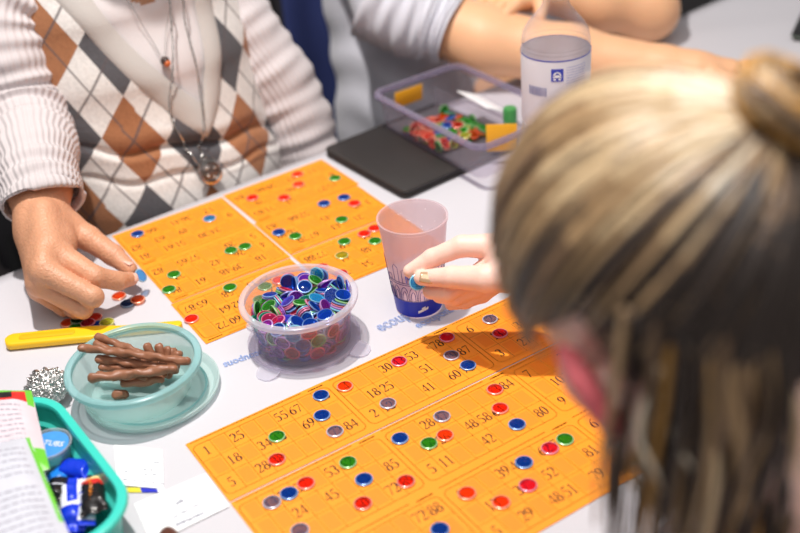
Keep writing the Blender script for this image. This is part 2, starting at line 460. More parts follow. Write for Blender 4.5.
_proto = {}
def chip(k, loc, quat, label, group):
    if k not in _proto:
        b = MB(); b.lathe([(0, 0), (CHR - .0008, 0), (CHR - .0004, .0004), (CHR - .0004, CHT - .0004), (CHR - .0010, CHT), (0, CHT)], 28)
        d = b.build('bingo_chip', CM[k])
        b = MB(); n = 28
        b.lathe([(CHR - .0006, .0001), (CHR, .0003), (CHR, CHT - .0003), (CHR - .0005, CHT + .0001), (CHR - .0012, CHT + .0001), (CHR - .0012, CHT - .0003), (CHR - .0006, .0001)], 28)
        r = b.build('rim', CR[k], d)
        _proto[k] = (d, r)
    else:
        d0, r0 = _proto[k]
        d = d0.copy(); COL.objects.link(d); r = r0.copy(); COL.objects.link(r); r.parent = d
    d.location = loc; d.rotation_mode = 'QUATERNION'; d.rotation_quaternion = quat
    return tag(d, label, 'bingo chip', group)
SHEET_CHIPS = [
(0.3997,0.7535,0.0009,"B","blue chip directly above another blue chip on the near strip, right of the 67"),
(0.3840,0.7277,0.0009,"B","blue chip beside the number 69 on the near orange strip"),
(0.3356,0.7305,0.0009,"G","green chip beside the number 34 on the near orange strip"),
(0.3192,0.7034,0.0009,"R","red chip beside the number 28 on the near orange strip"),
(0.3806,0.7002,0.0009,"V","grey violet chip left of the number 84 on the near strip"),
(0.4251,0.7494,0.0009,"O","orange chip on the number 4 of the near strip middle ticket"),
(0.4887,0.7460,0.0009,"C","crimson chip between numbers 30 and 53 on the near strip"),
(0.4416,0.7001,0.0009,"V","grey violet chip right of the number 2 on the near strip middle ticket"),
(0.5498,0.7453,0.0009,"C","crimson chip in the shade at the top of the near strip, above the 87"),
(0.5341,0.7183,0.0009,"V","grey violet chip left of the number 87 on the near strip"),
(0.5361,0.6946,0.0009,"B","blue chip right of the number 60 on the near strip"),
(0.6032,0.7398,0.0009,"V","violet chip near the fingertips, right of the 6 on the near strip"),
(0.5946,0.7139,0.0009,"C","crimson chip beside the blond head, above the 3 on the near strip"),
(0.2875,0.6592,0.0009,"V","grey violet chip on the number 14 of the near lower block"),
(0.3046,0.6588,0.0009,"B","blue chip between the grey and the red chip in the row starting 14"),
(0.3227,0.6596,0.0009,"R","red chip on the number 37, right of a blue chip in the row starting 14"),
(0.3661,0.6573,0.0009,"G","green chip right of the number 53 on the near lower block"),
(0.3645,0.6299,0.0009,"B","blue chip below the green chip on the lower block, right of the 45"),
(0.3469,0.6063,0.0009,"R","red chip on the number 50 of the near lower block"),
(0.3910,0.6036,0.0009,"R","red chip on the 89 at the lower right of the ticket with 85 and 72"),
(0.2885,0.6152,0.0009,"V","grey chip cut by the bottom edge below the number 24"),
(0.4205,0.6522,0.0009,"B","blue chip on the number 4 of the lower block, left end of a middle ticket"),
(0.4686,0.6509,0.0009,"V","grey violet chip right of the number 28 on the ticket with the 80"),
(0.4364,0.6293,0.0009,"G","green chip on the number 16, left of a touching orange chip"),
(0.4541,0.6282,0.0009,"O","orange chip on the number 26, right of a touching green chip"),
(0.5315,0.6483,0.0009,"R","red chip left of the number 84 on the lower block"),
(0.5167,0.6237,0.0009,"R","red chip right of the number 58 on the lower block"),
(0.5135,0.5962,0.0009,"B","blue chip left of and below the number 80"),
(0.3784,0.5396,0.0009,"B","blue chip below the number 72 at the bottom of the photo"),
(0.4219,0.5573,0.0009,"O","orange chip on the number 4 in the lowest ticket row"),
(0.4369,0.5302,0.0009,"O","orange red chip right of the 5, second chip of the lowest ticket from the left"),
(0.4678,0.5305,0.0009,"C","crimson chip under the blue chip of the lowest ticket, on the 37"),
(0.4844,0.5541,0.0009,"B","blue chip right of the number 39 in the lowest ticket row"),
(0.5139,0.5525,0.0009,"C","crimson chip touching a green chip near the blond woman's ear"),
(0.5321,0.5524,0.0009,"G","green chip nearest the blond woman's ear, touching a crimson chip"),
(0.4004,1.1723,0.0009,"B","dark blue chip at the far left corner of the far orange sheets"),
(0.4856,1.1429,0.0009,"L","lighter blue chip below the round pendant on the far left sheet"),
(0.4677,1.0555,0.0009,"G","left one of the two touching green chips on the far left sheet"),
(0.4849,1.0518,0.0009,"G","right one of the two touching green chips on the far left sheet"),
(0.3917,1.0549,0.0009,"G","green chip nearest the pinching hand, upper of two on the far left sheet"),
(0.3729,1.0299,0.0009,"G","lower green chip at the left edge of the far left sheet"),
(0.4272,0.9851,0.0009,"G","green chip left of the clear tub on the sheet behind it"),
(0.3648,0.9591,0.0009,"R","red chip at the lower left corner of the far sheet, near the teal tub"),
(0.4580,0.9593,0.0009,"G","upper green chip seen through the back wall of the clear tub"),
(0.4763,0.9590,0.0009,"R","red chip seen through the back wall of the clear tub, beside a green chip"),
(0.4404,0.9404,0.0009,"G","lower green chip seen through the left wall of the clear tub"),
(0.6303,1.1654,0.0009,"O","topmost orange chip on the far right sheet"),
(0.6161,1.1401,0.0009,"O","orange chip just below the topmost one on the far right sheet"),
(0.5528,1.1512,0.0009,"R","leftmost red chip on the farthest right sheet"),
(0.5828,1.1222,0.0009,"R","red chip with a bright glint in the middle of the farthest right sheet"),
(0.6607,1.1207,0.0009,"G","only green chip on the farthest right sheet"),
(0.6124,1.0734,0.0009,"B","left one of the two blue chips at the upper edge of the middle right sheet"),
(0.6397,1.0685,0.0009,"B","right one of the two blue chips at the upper edge of the middle right sheet"),
(0.6405,1.0462,0.0009,"R","red chip at the right end of the middle right sheet"),
(0.6063,1.0239,0.0009,"G","green chip right of centre on the middle right sheet"),
(0.5324,1.0520,0.0009,"B","blue chip at the left end of the middle right sheet"),
(0.5425,1.0301,0.0009,"G","green chip right of the leftmost blue chip on the middle right sheet"),
(0.5792,0.9783,0.0009,"G","upper green chip on the sheet left of the plastic cup"),
(0.5594,0.9539,0.0009,"Y","yellowish green chip below a green one on the sheet left of the cup"),
(0.6068,0.9761,0.0009,"R","left one of two red chips beside the plastic cup rim"),
(0.6232,0.9780,0.0009,"R","right one of two red chips beside the plastic cup rim"),
(0.6066,0.9536,0.0009,"G","green chip touching the edge of the plastic cup in view"),
(0.5277,0.9482,0.0009,"R","left red chip seen through the far rim of the clear tub"),
(0.5368,0.9224,0.0009,"R","right red chip seen through the far rim of the clear tub"),
(0.3239,1.0583,0.0004,"O","orange chip under the pinching fingertips, left of a dark blue chip"),
(0.3247,1.0372,0.0004,"D","dark blue chip on the white cloth between two orange chips"),
(0.3363,1.0334,0.0024,"O","red orange chip right of the dark blue chip on the white cloth"),
(0.2702,1.0741,0.0004,"C","dark red chip under the curled fingers, farthest left"),
(0.2787,1.0544,0.0004,"R","red chip in the shadow of the curled fingers"),
(0.2853,1.0366,0.0004,"R","red chip at the right of the shadowed pair under the hand"),
(0.2581,1.0474,0.0004,"O","orange chip at the left end of the small row behind the yellow wand"),
(0.2681,1.0421,0.0024,"E","dark green chip lying on others behind the yellow wand"),
(0.2627,1.0344,0.0004,"G","bright green chip beside the yellow wand"),
(0.2743,1.0289,0.0024,"C","pink red chip in the middle of the small row behind the yellow wand"),
(0.2807,1.0204,0.0004,"B","blue chip showing beneath others beside the yellow wand"),
(0.2899,1.0125,0.0042,"Y","yellow green chip topmost at the right end of the small row"),
]
for x, y, z, k, lab in SHEET_CHIPS:
    chip(k, (x, y, z), Quaternion((0, 0, 1), x * 90), lab, 'chips marking numbers on the orange sheets' if abs(z - .0009) < 1e-5 else 'loose chips under the far hand')
# ------------------------------------------------------------------ round clear tub with chips
M_CLEAR = clear_mat('clear_milky_plastic', (236, 234, 242), (250, 248, 252), .15, .15, .6, .5, .18)
M_CLEARRIM = clear_mat('milky_rim_plastic', (240, 238, 244), (246, 245, 250), .34, .2, .6, .3)
TUB = (.4373, .8429, .0075)
lid = thing('container_lid', 'clear lid with clip flaps lying under the round tub of chips', 'lid', (TUB[0], TUB[1], 0))
b = MB(); b.lathe([(0, .0006), (.050, .0006), (.0565, .0008), (.0585, .002), (.0592, .0055), (.0575, .0062), (.0562, .0030), (.050, .0024), (0, .0024)], 64); b.build('lid_disc', M_CLEAR, lid)
for a in (-2.76, -1.02, .36, 1.95):
    b = MB(); M = T3(0, 0, 0, a)
    v, f = [], []
    for j in range(8):
        t_ = j / 7; x = .0575 + .0165 * t_; w = .0125 * math.sqrt(max(0.05, 1 - (t_ * .96) ** 3)); z = .0042 - .003 * t_
        v += [(x, -w, z), (x, w, z), (x, w, z - .0012), (x, -w, z - .0012)]
    for j in range(7):
        for k in range(4): f.append((4 * j + k, 4 * j + (k + 1) % 4, 4 * j + 4 + (k + 1) % 4, 4 * j + 4 + k))
    f += [(0, 1, 2, 3), (28, 31, 30, 29)]
    b.add(v, f, 0, M); fl = b.build('clip_flap', M_CLEARRIM, lid)
tub = thing('plastic_tub', 'round clear plastic tub heaped with coloured chips, on the white cloth between the orange sheets', 'tub', TUB)
b = MB(); b.lathe([(0, -.0045), (.0465, -.0045), (.0490, -.003), (.0520, .024), (.0555, .045), (.0555, .0468), (.0544, .0455), (.0508, .024), (.0476, -.0022), (0, -.0022)], 72); b.build('tub_wall', M_CLEAR, tub)
b = MB(); b.lathe([(.0546, .0440), (.0590, .0436), (.0608, .0448), (.0614, .0470), (.0608, .0492), (.0592, .0502), (.0570, .0504), (.0552, .0500), (.0546, .0486), (.0546, .0440)], 72); b.build('tub_rim', M_CLEARRIM, tub)
HEAP = [
 (0.011,0.0273,0.0011,0.606,0,0.001,-0.795),(-0.018,0.0156,0.0011,0,0.598,0.802,-0.001),(-0.0036,-0.0066,0.0011,0,0.367,0.93,-0),(0.0289,0.0039,0.0011,0.073,0,0,-0.997),
 (0.0139,0.0096,0.0011,0,-0.938,0.348,0),(0.0238,-0.0016,0.003,0.94,-0,0,-0.341),(0.0112,-0.0162,0.0025,0.99,0.039,-0.077,0.115),(0.0019,-0.0229,0.0024,0.925,0.015,-0.083,0.372),
 (-0.014,-0.0188,0.0011,0,-0.673,0.74,-0),(-0.0255,0.0015,0.0012,0.054,0.001,-0,0.999),(-0.0015,0.0139,0.0011,0,-0.763,0.646,0),(0.0201,-0.0316,0.0011,0.644,-0,-0,0.765),
 (0.0001,0.039,0.0024,0.066,-0.676,-0.733,0.044),(0.0205,-0.0303,0.003,0.907,-0,-0.001,0.421),(0.0056,-0.0384,0.0011,0,0.814,-0.581,-0),(-0.0186,0.035,0.0055,0.108,-0.63,0.714,-0.285),
 (-0.0124,0.0367,0.0011,0.245,-0,0,0.97),(-0.0364,0.0132,0.0011,0.001,0.68,0.733,-0.004),(0.0315,-0.0169,0.0023,0.961,0.031,0.068,0.266),(0.0132,0.0416,0.0082,0.263,0.023,-0.618,0.74),
 (0.0108,-0.0002,0.0038,0.078,0.64,0.759,0.093),(-0.0226,-0.0055,0.0034,0.116,-0.551,-0.827,-0.004),(-0.0344,0.0179,0.003,0.007,0.829,-0.56,0.001),(-0.0083,0.0283,0.0033,0.983,0.133,-0.054,0.113),
 (-0.0381,-0.0083,0.0026,0.189,-0.024,0.088,0.978),(-0.0341,-0.0185,0.0012,0.551,-0,0,0.835),(0.0199,-0.0093,0.0011,0.926,-0,-0,-0.377),(-0.0196,-0.0335,0.0047,0.941,0.148,-0.191,0.237),
 (-0.0098,-0.0343,0.0011,0.953,-0,0,-0.303),(0.0349,0.0089,0.0031,0.062,0.981,0.151,-0.108),(-0.0047,0.0088,0.0048,0.359,0.155,0.19,-0.9),(0.0078,0.0329,0.005,0.756,0.001,0,0.654),
 (0.0073,0.0247,0.003,0.001,-0.573,-0.819,-0),(0.0209,-0.0333,0.0049,0.493,-0.001,-0.001,0.87),(0.0261,0.0222,0.0011,0,-0.796,-0.605,-0),(-0.039,0.0026,0.0035,0.759,-0.012,0.024,0.651),
 (0.0034,0.0466,0.0111,0.156,-0.235,-0.724,-0.63),(0.012,0.0178,0.0049,0.092,-0.916,0.383,0.078),(-0.0098,-0.012,0.0035,0.019,-0.874,0.486,0.021),(-0.0023,-0.0275,0.0039,0.052,-0.561,0.826,-0.008),
 (0.0075,-0.0015,0.0049,0.178,0.12,-0.001,-0.977),(-0.0385,-0.003,0.0056,0.98,-0.021,0.015,0.2),(-0.0081,0.039,0.0071,0.889,-0.253,-0.12,0.361),(-0.0095,-0.0276,0.0052,0.941,-0.034,-0.145,0.305),
 (0.0223,0.0302,0.003,0.672,0,0.001,0.74),(-0.019,-0.0226,0.0043,0.087,0.212,-0,-0.973),(0.0362,0.015,0.0038,0.992,-0.08,0.096,-0.024),(-0.0106,0.0236,0.0063,0.155,-0.054,-0.074,0.984),
 (0.004,-0.0173,0.0058,0.365,-0.004,0.081,0.927),(-0.0185,0.0161,0.003,0.013,0,0,1),(-0.0103,-0.0307,0.0142,0.62,-0.682,0.218,-0.321),(-0.0262,-0.0143,0.0072,0.042,0.924,0.378,-0.044),
 (0.0381,-0.0089,0.0032,0.989,-0.062,0.102,0.088),(-0.0252,0.0019,0.0068,0.129,0.95,-0.283,-0.034),(0.0025,0.0144,0.0066,0.237,-0.953,0.187,-0.023),(0.037,-0.0008,0.0061,0.056,-0.425,-0.897,0.105),
 (0.0067,-0.0016,0.0066,0.578,0.108,-0.053,-0.807),(-0.0329,0.03,0.0105,0.181,0.398,-0.621,-0.65),(0.0184,0.0138,0.0055,0.252,-0.026,0.161,-0.954),(-0.0115,0.0388,0.0105,0.629,-0.111,-0.231,-0.734),
 (-0.0371,0.0129,0.0051,0.782,-0.003,0.012,0.623),(0.0162,-0.0147,0.0064,0.197,-0.14,0.03,-0.97),(0.0096,-0.0292,0.0085,0.991,-0.014,0.111,-0.078),(0.0048,-0.0038,0.008,0.295,-0.106,-0.053,0.948),
 (-0.0287,-0.0202,0.0061,0.033,0.176,-0.983,0.051),(0.0012,0.0381,0.0113,0.765,-0.439,-0.432,0.189),(-0.0317,-0.023,0.0037,0.561,0.005,-0.044,-0.827),(-0.0036,0.0216,0.0047,0.014,-0.69,-0.716,-0.108),
 (-0.0225,0.0329,0.0061,0.159,-0.485,0.819,-0.26),(0.0059,0.0299,0.008,0.744,-0.051,0.052,0.664),(0.0235,-0.0019,0.0065,0.987,-0.004,0.104,0.126),(-0.01,-0.0094,0.0055,0.38,0.002,0.028,-0.925),
 (0.0357,0.0166,0.0056,0.049,0.958,0.26,-0.114),(0.005,-0.0332,0.0057,0.356,0.162,-0.069,0.918),(0.0244,0.0279,0.0049,0,-0.29,-0.957,0.001),(0.0048,-0.0409,0.0124,0.625,0.029,0.477,0.617),
 (-0.0101,0.0068,0.006,0.728,0.187,0.134,-0.645),(-0.006,-0.0399,0.01,0.329,0.651,0.47,-0.498),(-0.0093,-0.029,0.0146,0.626,0.193,-0.671,0.346),(-0.0324,0.0278,0.0115,0.663,-0.378,-0.634,-0.128),
 (0.0355,0.0176,0.0074,0.419,0.055,0.112,0.899),(-0.0092,0.0035,0.0064,0.098,-0.5,-0.836,-0.207),(-0.0094,-0.0059,0.0094,0.959,-0.136,-0.043,0.246),(0.0387,-0.0065,0.0046,0.1,0.05,-0.992,0.066),
 (0.0219,0.0303,0.0068,0.002,-0.333,-0.943,0),(-0.0051,-0.0443,0.0094,0.611,-0.561,-0.205,-0.519),(0.0202,0.0134,0.0094,0.118,-0.098,-0.974,-0.169),(0.0238,0.0284,0.0092,0.979,0.024,0.043,-0.197),
 (-0.0037,-0.0205,0.0087,0.099,0.938,0.333,0.022),(0.0134,0.0149,0.0093,0.718,0.064,0.196,-0.664),(-0.0228,0.0171,0.008,0.061,-0.149,0.986,0.046),(0.046,0.0049,0.0082,0.601,0.182,0.749,0.211),
 (0.0372,0.0008,0.0078,0.856,-0.109,0.046,-0.504),(0.0234,-0.0408,0.0139,0.766,-0.469,-0.411,-0.156),(-0.0394,-0.0053,0.0077,0.77,-0.025,-0.004,-0.637),(0.0105,-0.0133,0.0108,0.054,-0.983,0.167,0.054),
 (-0.0205,-0.0341,0.0063,0.242,-0.734,0.635,0.011),(-0.0252,-0.0262,0.0155,0.581,0.617,0.523,-0.091),(-0.0219,0.0193,0.0155,0.01,-0.948,-0.313,0.06),(0.0186,0.0424,0.0082,0.766,0.608,-0.182,-0.098),
 (-0.0245,0.0004,0.0091,0.108,0.389,-0.911,0.077),(-0.0038,-0.0427,0.0097,0.188,0.07,0.593,0.78),(0.025,-0.0178,0.006,0.078,-0.802,-0.584,0.099),(0.0374,0.0019,0.0095,0.064,-0.343,-0.932,0.099),
 (-0.0135,-0.037,0.0166,0.272,-0.847,0.243,-0.385),(0.0196,0.0398,0.0156,0.572,0.428,0.386,-0.583),(0.0058,0.002,0.0107,0.569,-0.088,-0.026,0.817),(-0.0054,-0.0129,0.0091,0.995,-0.086,-0.054,0.001),
 (-0.0165,0.0194,0.0069,0.991,0.058,-0.072,0.099),(-0.0093,-0.0048,0.0111,0.671,-0.027,-0.14,-0.728),(-0.0001,0.0231,0.0122,0.987,-0.104,0.084,0.095),(-0.0379,0.0117,0.007,0.017,0.755,-0.655,0.001),
 (-0.0123,0.0217,0.0105,0.061,0.074,-0.995,0.005),(-0.0396,-0.0207,0.0121,0.573,0.154,0.63,0.501),(0.0082,0.0321,0.0107,0.918,-0.146,0.041,-0.367),(0.0265,-0.0115,0.0097,0.103,-0.965,0.22,0.099),
 (0.0073,-0.0104,0.0133,0.376,-0.017,0.075,-0.923),(-0.0175,-0.0115,0.0169,0.767,0.328,-0.371,-0.408),(0.0213,-0.0009,0.0089,0.788,-0.076,0.07,-0.607),(-0.0012,0.0074,0.0146,0.959,0.083,0.122,0.242),
 (-0.024,0.0016,0.0107,0.731,-0.037,0.128,0.669),(-0.027,0.0114,0.0118,0.908,-0.024,0.125,0.399),(0.0217,0.0037,0.0106,0.265,-0.103,0.011,-0.959),(0.0358,0.0178,0.0093,0.017,0.852,0.508,-0.123),
 (0.0232,-0.0113,0.0122,0.88,0.143,0.009,0.452),(0.0089,0.0313,0.0147,0.928,-0.145,0.045,-0.339),(-0.0344,0.0309,0.0082,0.025,-0.567,0.472,0.674),(-0.0396,-0.0058,0.0096,0.024,0.982,-0.19,-0.008),
 (-0.0285,0.0189,0.013,0.714,-0.125,0.025,-0.688),(-0.0029,0.046,0.0167,0.754,0.641,0.036,-0.141),(0.0257,-0.0274,0.0124,0.041,-0.916,0.245,0.315),(-0.0259,-0.014,0.009,0.649,-0.055,-0.026,-0.758),
 (0.0387,-0.0003,0.0148,0.258,-0.746,-0.609,0.082),(-0.0387,0.0102,0.009,0.143,0.009,0.016,0.989),(0.0018,-0.0415,0.0131,0.536,-0.478,-0.028,-0.695),(0.0338,-0.0136,0.0117,0.485,0.212,0.056,0.847),
 (0.0339,0.0317,0.0087,0.072,0.527,0.4,-0.746),(-0.0319,-0.015,0.0117,0.011,-0.123,-0.992,0.024),(-0.0347,0.0135,0.0113,0.018,-0.737,-0.664,0.126),(-0.0211,0.0046,0.0134,0.36,-0.135,0.035,-0.922),
 (-0.011,-0.0449,0.0082,0.428,-0.456,-0.427,-0.653),(0.0023,0.0051,0.0154,0.598,0.141,0.044,0.788),(-0.0049,-0.0208,0.0124,0.452,0.035,0.021,-0.891),(0.0121,-0.0313,0.0099,0.149,0.112,0.023,0.982),
 (0.0191,-0.0189,0.0128,0.156,-0.979,0.108,0.08),(-0.0078,0.0102,0.0209,0.243,0.1,0.03,0.965),(0.0243,0.0288,0.0111,0.032,0.168,-0.984,-0.039),(-0.0158,-0.0205,0.0141,0.459,-0.552,-0.021,0.696),
 (0.018,-0.0417,0.0138,0.602,-0.215,-0.584,-0.501),(-0.0094,-0.0058,0.0133,0.372,-0.116,0.084,0.917),(0.0084,0.0315,0.0128,0.984,-0.129,0.081,-0.097),(0.0301,0.0032,0.0127,0.067,0.995,0.079,0.008),
 (-0.0403,-0.0013,0.0113,0.114,-0.017,-0.019,-0.993),(-0.0132,0.0384,0.0148,0.086,-0.088,0.24,0.963),(0.0157,-0.0236,0.0137,0.171,-0.976,-0.126,0.041),(0.0433,0.0139,0.0177,0.345,0.631,-0.083,-0.69),
 (0.0247,0.0291,0.013,0.96,0.022,0.046,-0.277),(-0.0331,-0.0333,0.0128,0.545,-0.024,0.663,0.512),(0.0403,-0.0066,0.0142,0.852,0.042,0.292,-0.432),(-0.0068,0.0116,0.0117,0.379,-0.051,0.045,-0.923),
 (0.0329,-0.0227,0.0059,0.315,-0.37,-0.866,-0.12),(-0.0167,-0.0361,0.016,0.207,-0.875,0.105,-0.424),(-0.0095,-0.0477,0.0244,0.75,-0.644,0.149,0.023),(0.0343,0.0113,0.0166,0.986,0.057,0.153,-0.013),
 (-0.0425,-0.0195,0.0113,0.268,0.759,0.008,-0.593),(0.0307,0.0228,0.0139,0.687,-0.001,0.104,-0.72),(0.0114,0.0376,0.0219,0.545,0.129,0.825,-0.073),(0.0016,-0.0256,0.0168,0.175,0.346,0.921,0.043),
 (-0.0168,0.0241,0.0129,0.215,0.057,0.022,0.975),(-0.0366,-0.002,0.0152,0.187,0.02,0.071,0.98),(0.0317,0.0182,0.015,0.098,-0.462,-0.881,-0.032),(0.0127,-0.0284,0.0144,0.168,-0.783,-0.597,-0.05),
 (-0.0089,0.0098,0.0138,0.01,-0.979,0.193,0.067),(0.0119,-0.0335,0.02,0.889,0.261,0.087,0.365),(-0.0198,-0.0365,0.0148,0.878,0.195,-0.43,-0.08),(-0.0208,-0.0342,0.0083,0.87,0.237,-0.049,-0.43),
 (0.0124,-0.036,0.0208,0.954,0.229,0.153,0.117),(0.0213,0.0101,0.0184,0.182,0.15,-0.026,0.971),(0.0258,-0.0277,0.0146,0.126,0.663,-0.679,-0.29),(-0.0129,0.0385,0.0126,0.967,-0.248,-0.062,0.014),
 (0.0057,-0.0105,0.0154,0.735,0.016,0.075,-0.674),(0.0028,0.0239,0.0194,0.364,-0.129,0.009,0.922),(0.0228,0.0047,0.0143,0.05,0.856,-0.513,0.046),(-0.0032,-0.0224,0.0169,0.951,0.024,-0.179,-0.249),
 (0.0173,0.0311,0.0167,0.02,-0.99,-0.093,0.106),(-0.0481,-0.0008,0.0205,0.06,0.67,0.07,0.737),(-0.0098,-0.0061,0.0153,0.1,0.961,-0.237,0.102),(0.0122,0.0161,0.0142,0.793,0.178,-0.082,0.577),
 (0.0067,0.0055,0.0161,0.33,0.148,-0.001,0.932),(0.0158,0.0185,0.0169,0.979,0.194,0.026,0.063),(-0.0043,0.0234,0.0156,0.724,-0.168,0.017,-0.669),(0.0243,0.0318,0.0202,0.455,-0.034,-0.01,-0.89),
 (-0.0248,-0.0203,0.0191,0.889,-0.322,-0.237,0.225),(-0.0234,0.0034,0.0162,0.819,-0.091,0.111,-0.555),(0.0118,-0.0347,0.0144,0.124,-0.405,-0.897,-0.124),(-0.0314,0.0197,0.019,0.011,-0.637,-0.754,-0.163),
 (0.0077,-0.0108,0.019,0.949,0.074,0.024,0.305),(-0.0003,-0.0409,0.0207,0.246,0.921,-0.273,-0.126),(0.0077,0.0072,0.018,0.474,-0.098,0.111,-0.868),(0.0147,0.0095,0.0182,0.148,-0.276,-0.95,-0.01),
 (-0.0045,-0.0211,0.0183,0.923,-0.082,-0.16,0.34),(0.0071,-0.0091,0.0173,0.077,-0.765,-0.64,-0.006),(0.0228,-0.0058,0.0176,0.062,-0.18,-0.982,-0),(0.0257,0.031,0.0182,0.029,0.163,-0.986,0.02),
 (0.0426,-0.0195,0.0118,0.287,-0.476,0.576,-0.599),(-0.0134,0.0386,0.0168,0.444,-0.172,0.189,0.859),(-0.0423,0.0191,0.0209,0.622,-0.138,0.608,-0.474),(-0.0088,-0.0065,0.0175,0.83,-0.06,-0.13,-0.54),
 (0.0439,0.0182,0.0169,0.757,0.122,-0.624,0.153),(-0.0123,0.0102,0.0199,0.008,0.994,-0.032,-0.104),(-0.0192,-0.0134,0.0172,0.63,-0.248,-0.428,0.599),(-0.0075,-0.0063,0.0197,0.057,-0.153,0.978,-0.132),
 (-0.0288,-0.0114,0.0236,0.281,-0.094,0.912,-0.285),(0.0377,0.0271,0.025,0.466,0.669,-0.027,-0.578),(0.024,0.002,0.022,0.056,0.372,-0.921,-0.098),(-0.0169,-0.0201,0.0254,0.679,0.267,0.075,0.679),
 (-0.0158,0.0234,0.0169,0.147,-0.166,-0.967,0.127),(0.0253,0.0062,0.0205,0.932,0.034,0.107,-0.344),(-0.0065,-0.0056,0.0216,0.809,-0.143,0.007,0.57),(0.0153,-0.0115,0.0227,0.154,0.259,-0.953,-0.022),
 (0.0043,-0.0173,0.0224,0.943,-0.056,0.136,-0.299),(-0.0167,0.024,0.0235,0.149,-0.225,0.957,-0.107),(-0.0358,-0.0091,0.0134,0.64,-0.003,0.027,0.768),(-0.0016,0.0287,0.0201,0.099,0.967,0.181,0.153),
 (0.0238,0.0024,0.0241,0.324,-0.061,0.094,-0.939),(-0.0167,0.0073,0.0189,0.98,-0.022,0.102,-0.169),(-0.0235,0.0348,0.0152,0.079,0.697,-0.268,-0.661),(0.01,-0.0287,0.0208,0.89,0.125,0.246,-0.365),
 (-0.0059,0.0102,0.0246,0.055,0.407,-0.895,-0.171),(-0.0225,-0.0352,0.015,0.877,0.199,-0.428,-0.088),(0.0215,0.0353,0.0234,0.251,-0.04,0.071,-0.965),(0.0104,-0.013,0.0224,0.383,0.135,0.077,0.911),
 (0.0109,-0.0088,0.0268,0.308,0.018,0.017,0.951),(-0.0045,0.0262,0.0215,0.778,0.048,-0.176,-0.602),(-0.0258,-0.016,0.0208,0.804,-0.076,-0.393,-0.44),(-0.0025,-0.0396,0.0233,0.144,0.928,0.25,-0.237),
 (0.008,0.0028,0.0232,0.075,-0.974,0.212,0.006),(0.0178,0.0242,0.0239,0.868,0.308,0.179,-0.346),(0.0267,-0.0127,0.0203,0.371,-0.178,-0.905,-0.108),(0.017,-0.0193,0.028,0.897,0.313,0.057,0.308),
 (-0.0135,0.0389,0.0188,0.956,-0.255,-0.028,0.146),(0.0105,-0.0062,0.0287,0.876,-0.02,0.014,-0.482),(-0.0078,-0.0251,0.0243,0.034,-0.147,-0.008,-0.988),(0.0078,0.0025,0.0251,0.03,-0.008,-0.074,0.997),
 (0.017,-0.0182,0.0264,0.165,-0.826,0.465,0.272),(-0.0462,-0.0011,0.0205,0.102,0.665,0.108,0.732),(-0.0182,0.0451,0.0246,0.401,-0.621,0.39,0.549),(0.014,0.0465,0.0232,0.058,0.157,0.742,0.649),
 (0.0256,-0.0294,0.019,0.038,0.831,-0.458,-0.313),(-0.0264,-0.0124,0.0207,0.135,0.862,-0.31,0.376),(-0.0025,0.0381,0.0221,0.371,-0.172,-0.212,-0.888),(-0.0254,0.0344,0.0141,0.675,0.422,0.514,0.318),
 (0.0082,0.0011,0.0324,0.972,-0.005,0.024,0.232),(-0.0198,0.005,0.0177,0.101,0.275,-0.956,-0.025),(-0.018,0.0266,0.0247,0.256,-0.182,0.024,0.949),(-0.0369,0.0053,0.0163,0.998,-0.058,0.038,0.01),
 (-0.0065,0.0255,0.0229,0.094,-0.587,0.788,-0.157),(0.0339,-0.0293,0.0123,0.243,-0.517,0.54,-0.618),(0.0258,-0.0283,0.0168,0.316,-0.381,-0.869,0.008),(0.0225,0.0358,0.0253,0.73,0.004,0.082,-0.678),
 (-0.0253,-0.018,0.0199,0.322,0.889,0.224,0.237),(-0.031,-0.0332,0.0173,0.632,0.335,-0.661,0.226),(0.0061,-0.0296,0.0326,0.13,-0.056,-0.815,0.562),(-0.0164,-0.0432,0.0268,0.716,-0.633,0.291,0.046),
 (-0.0328,0.0171,0.02,0.066,0.215,0.963,0.15),(0.0243,0.0021,0.0259,0.795,0.002,0.112,-0.597),(-0.0242,-0.0356,0.0249,0.145,0.308,0.673,0.657),(-0.0128,0.0236,0.023,0.039,-0.808,0.56,-0.18),
 (0.0096,0.0382,0.0221,0.772,0.057,-0.547,-0.319),(0.0276,0.0236,0.0233,0.891,0.299,0.319,0.121),(0.001,0.0066,0.0275,0.064,-0.072,-0.017,0.995),(-0.0347,0.0133,0.0206,0.986,0.135,-0.092,-0.029),
 (0.0213,-0.0368,0.0263,0.532,0.218,0.105,-0.811),(-0.0053,-0.0296,0.0256,0.148,0.085,-0.985,0.001),(0.0375,0.0309,0.0243,0.693,0.234,-0.636,0.244),(-0.0143,0.0389,0.0242,0.298,0.264,0.866,-0.302),
 (-0.0412,0.0183,0.0283,0.346,-0.186,0.31,-0.866),(-0.0086,0.0259,0.0337,0.52,-0.384,0.412,-0.642),(-0.0106,0.0253,0.0331,0.223,0.705,-0.431,-0.517),(0.0376,-0.0258,0.0121,0.087,0.714,-0.221,0.659),
 (0.0342,0.014,0.0207,0.177,0.679,-0.709,-0.075),(-0.0338,-0.0223,0.0204,0.55,-0.253,0.78,0.159),(0.0044,-0.0094,0.0329,0.338,0.388,0.168,-0.841),(0.0377,-0.0112,0.0162,0.061,0.651,-0.699,-0.289),
 (0.0249,-0.0314,0.0212,0.232,-0.858,-0.406,0.214),(0.0159,0.0129,0.0262,0.429,-0.188,0.322,0.823),(0.012,-0.0371,0.0227,0.275,-0.728,-0.628,-0),(0.0093,0.006,0.0218,0.075,-0.997,0.032,-0.006),
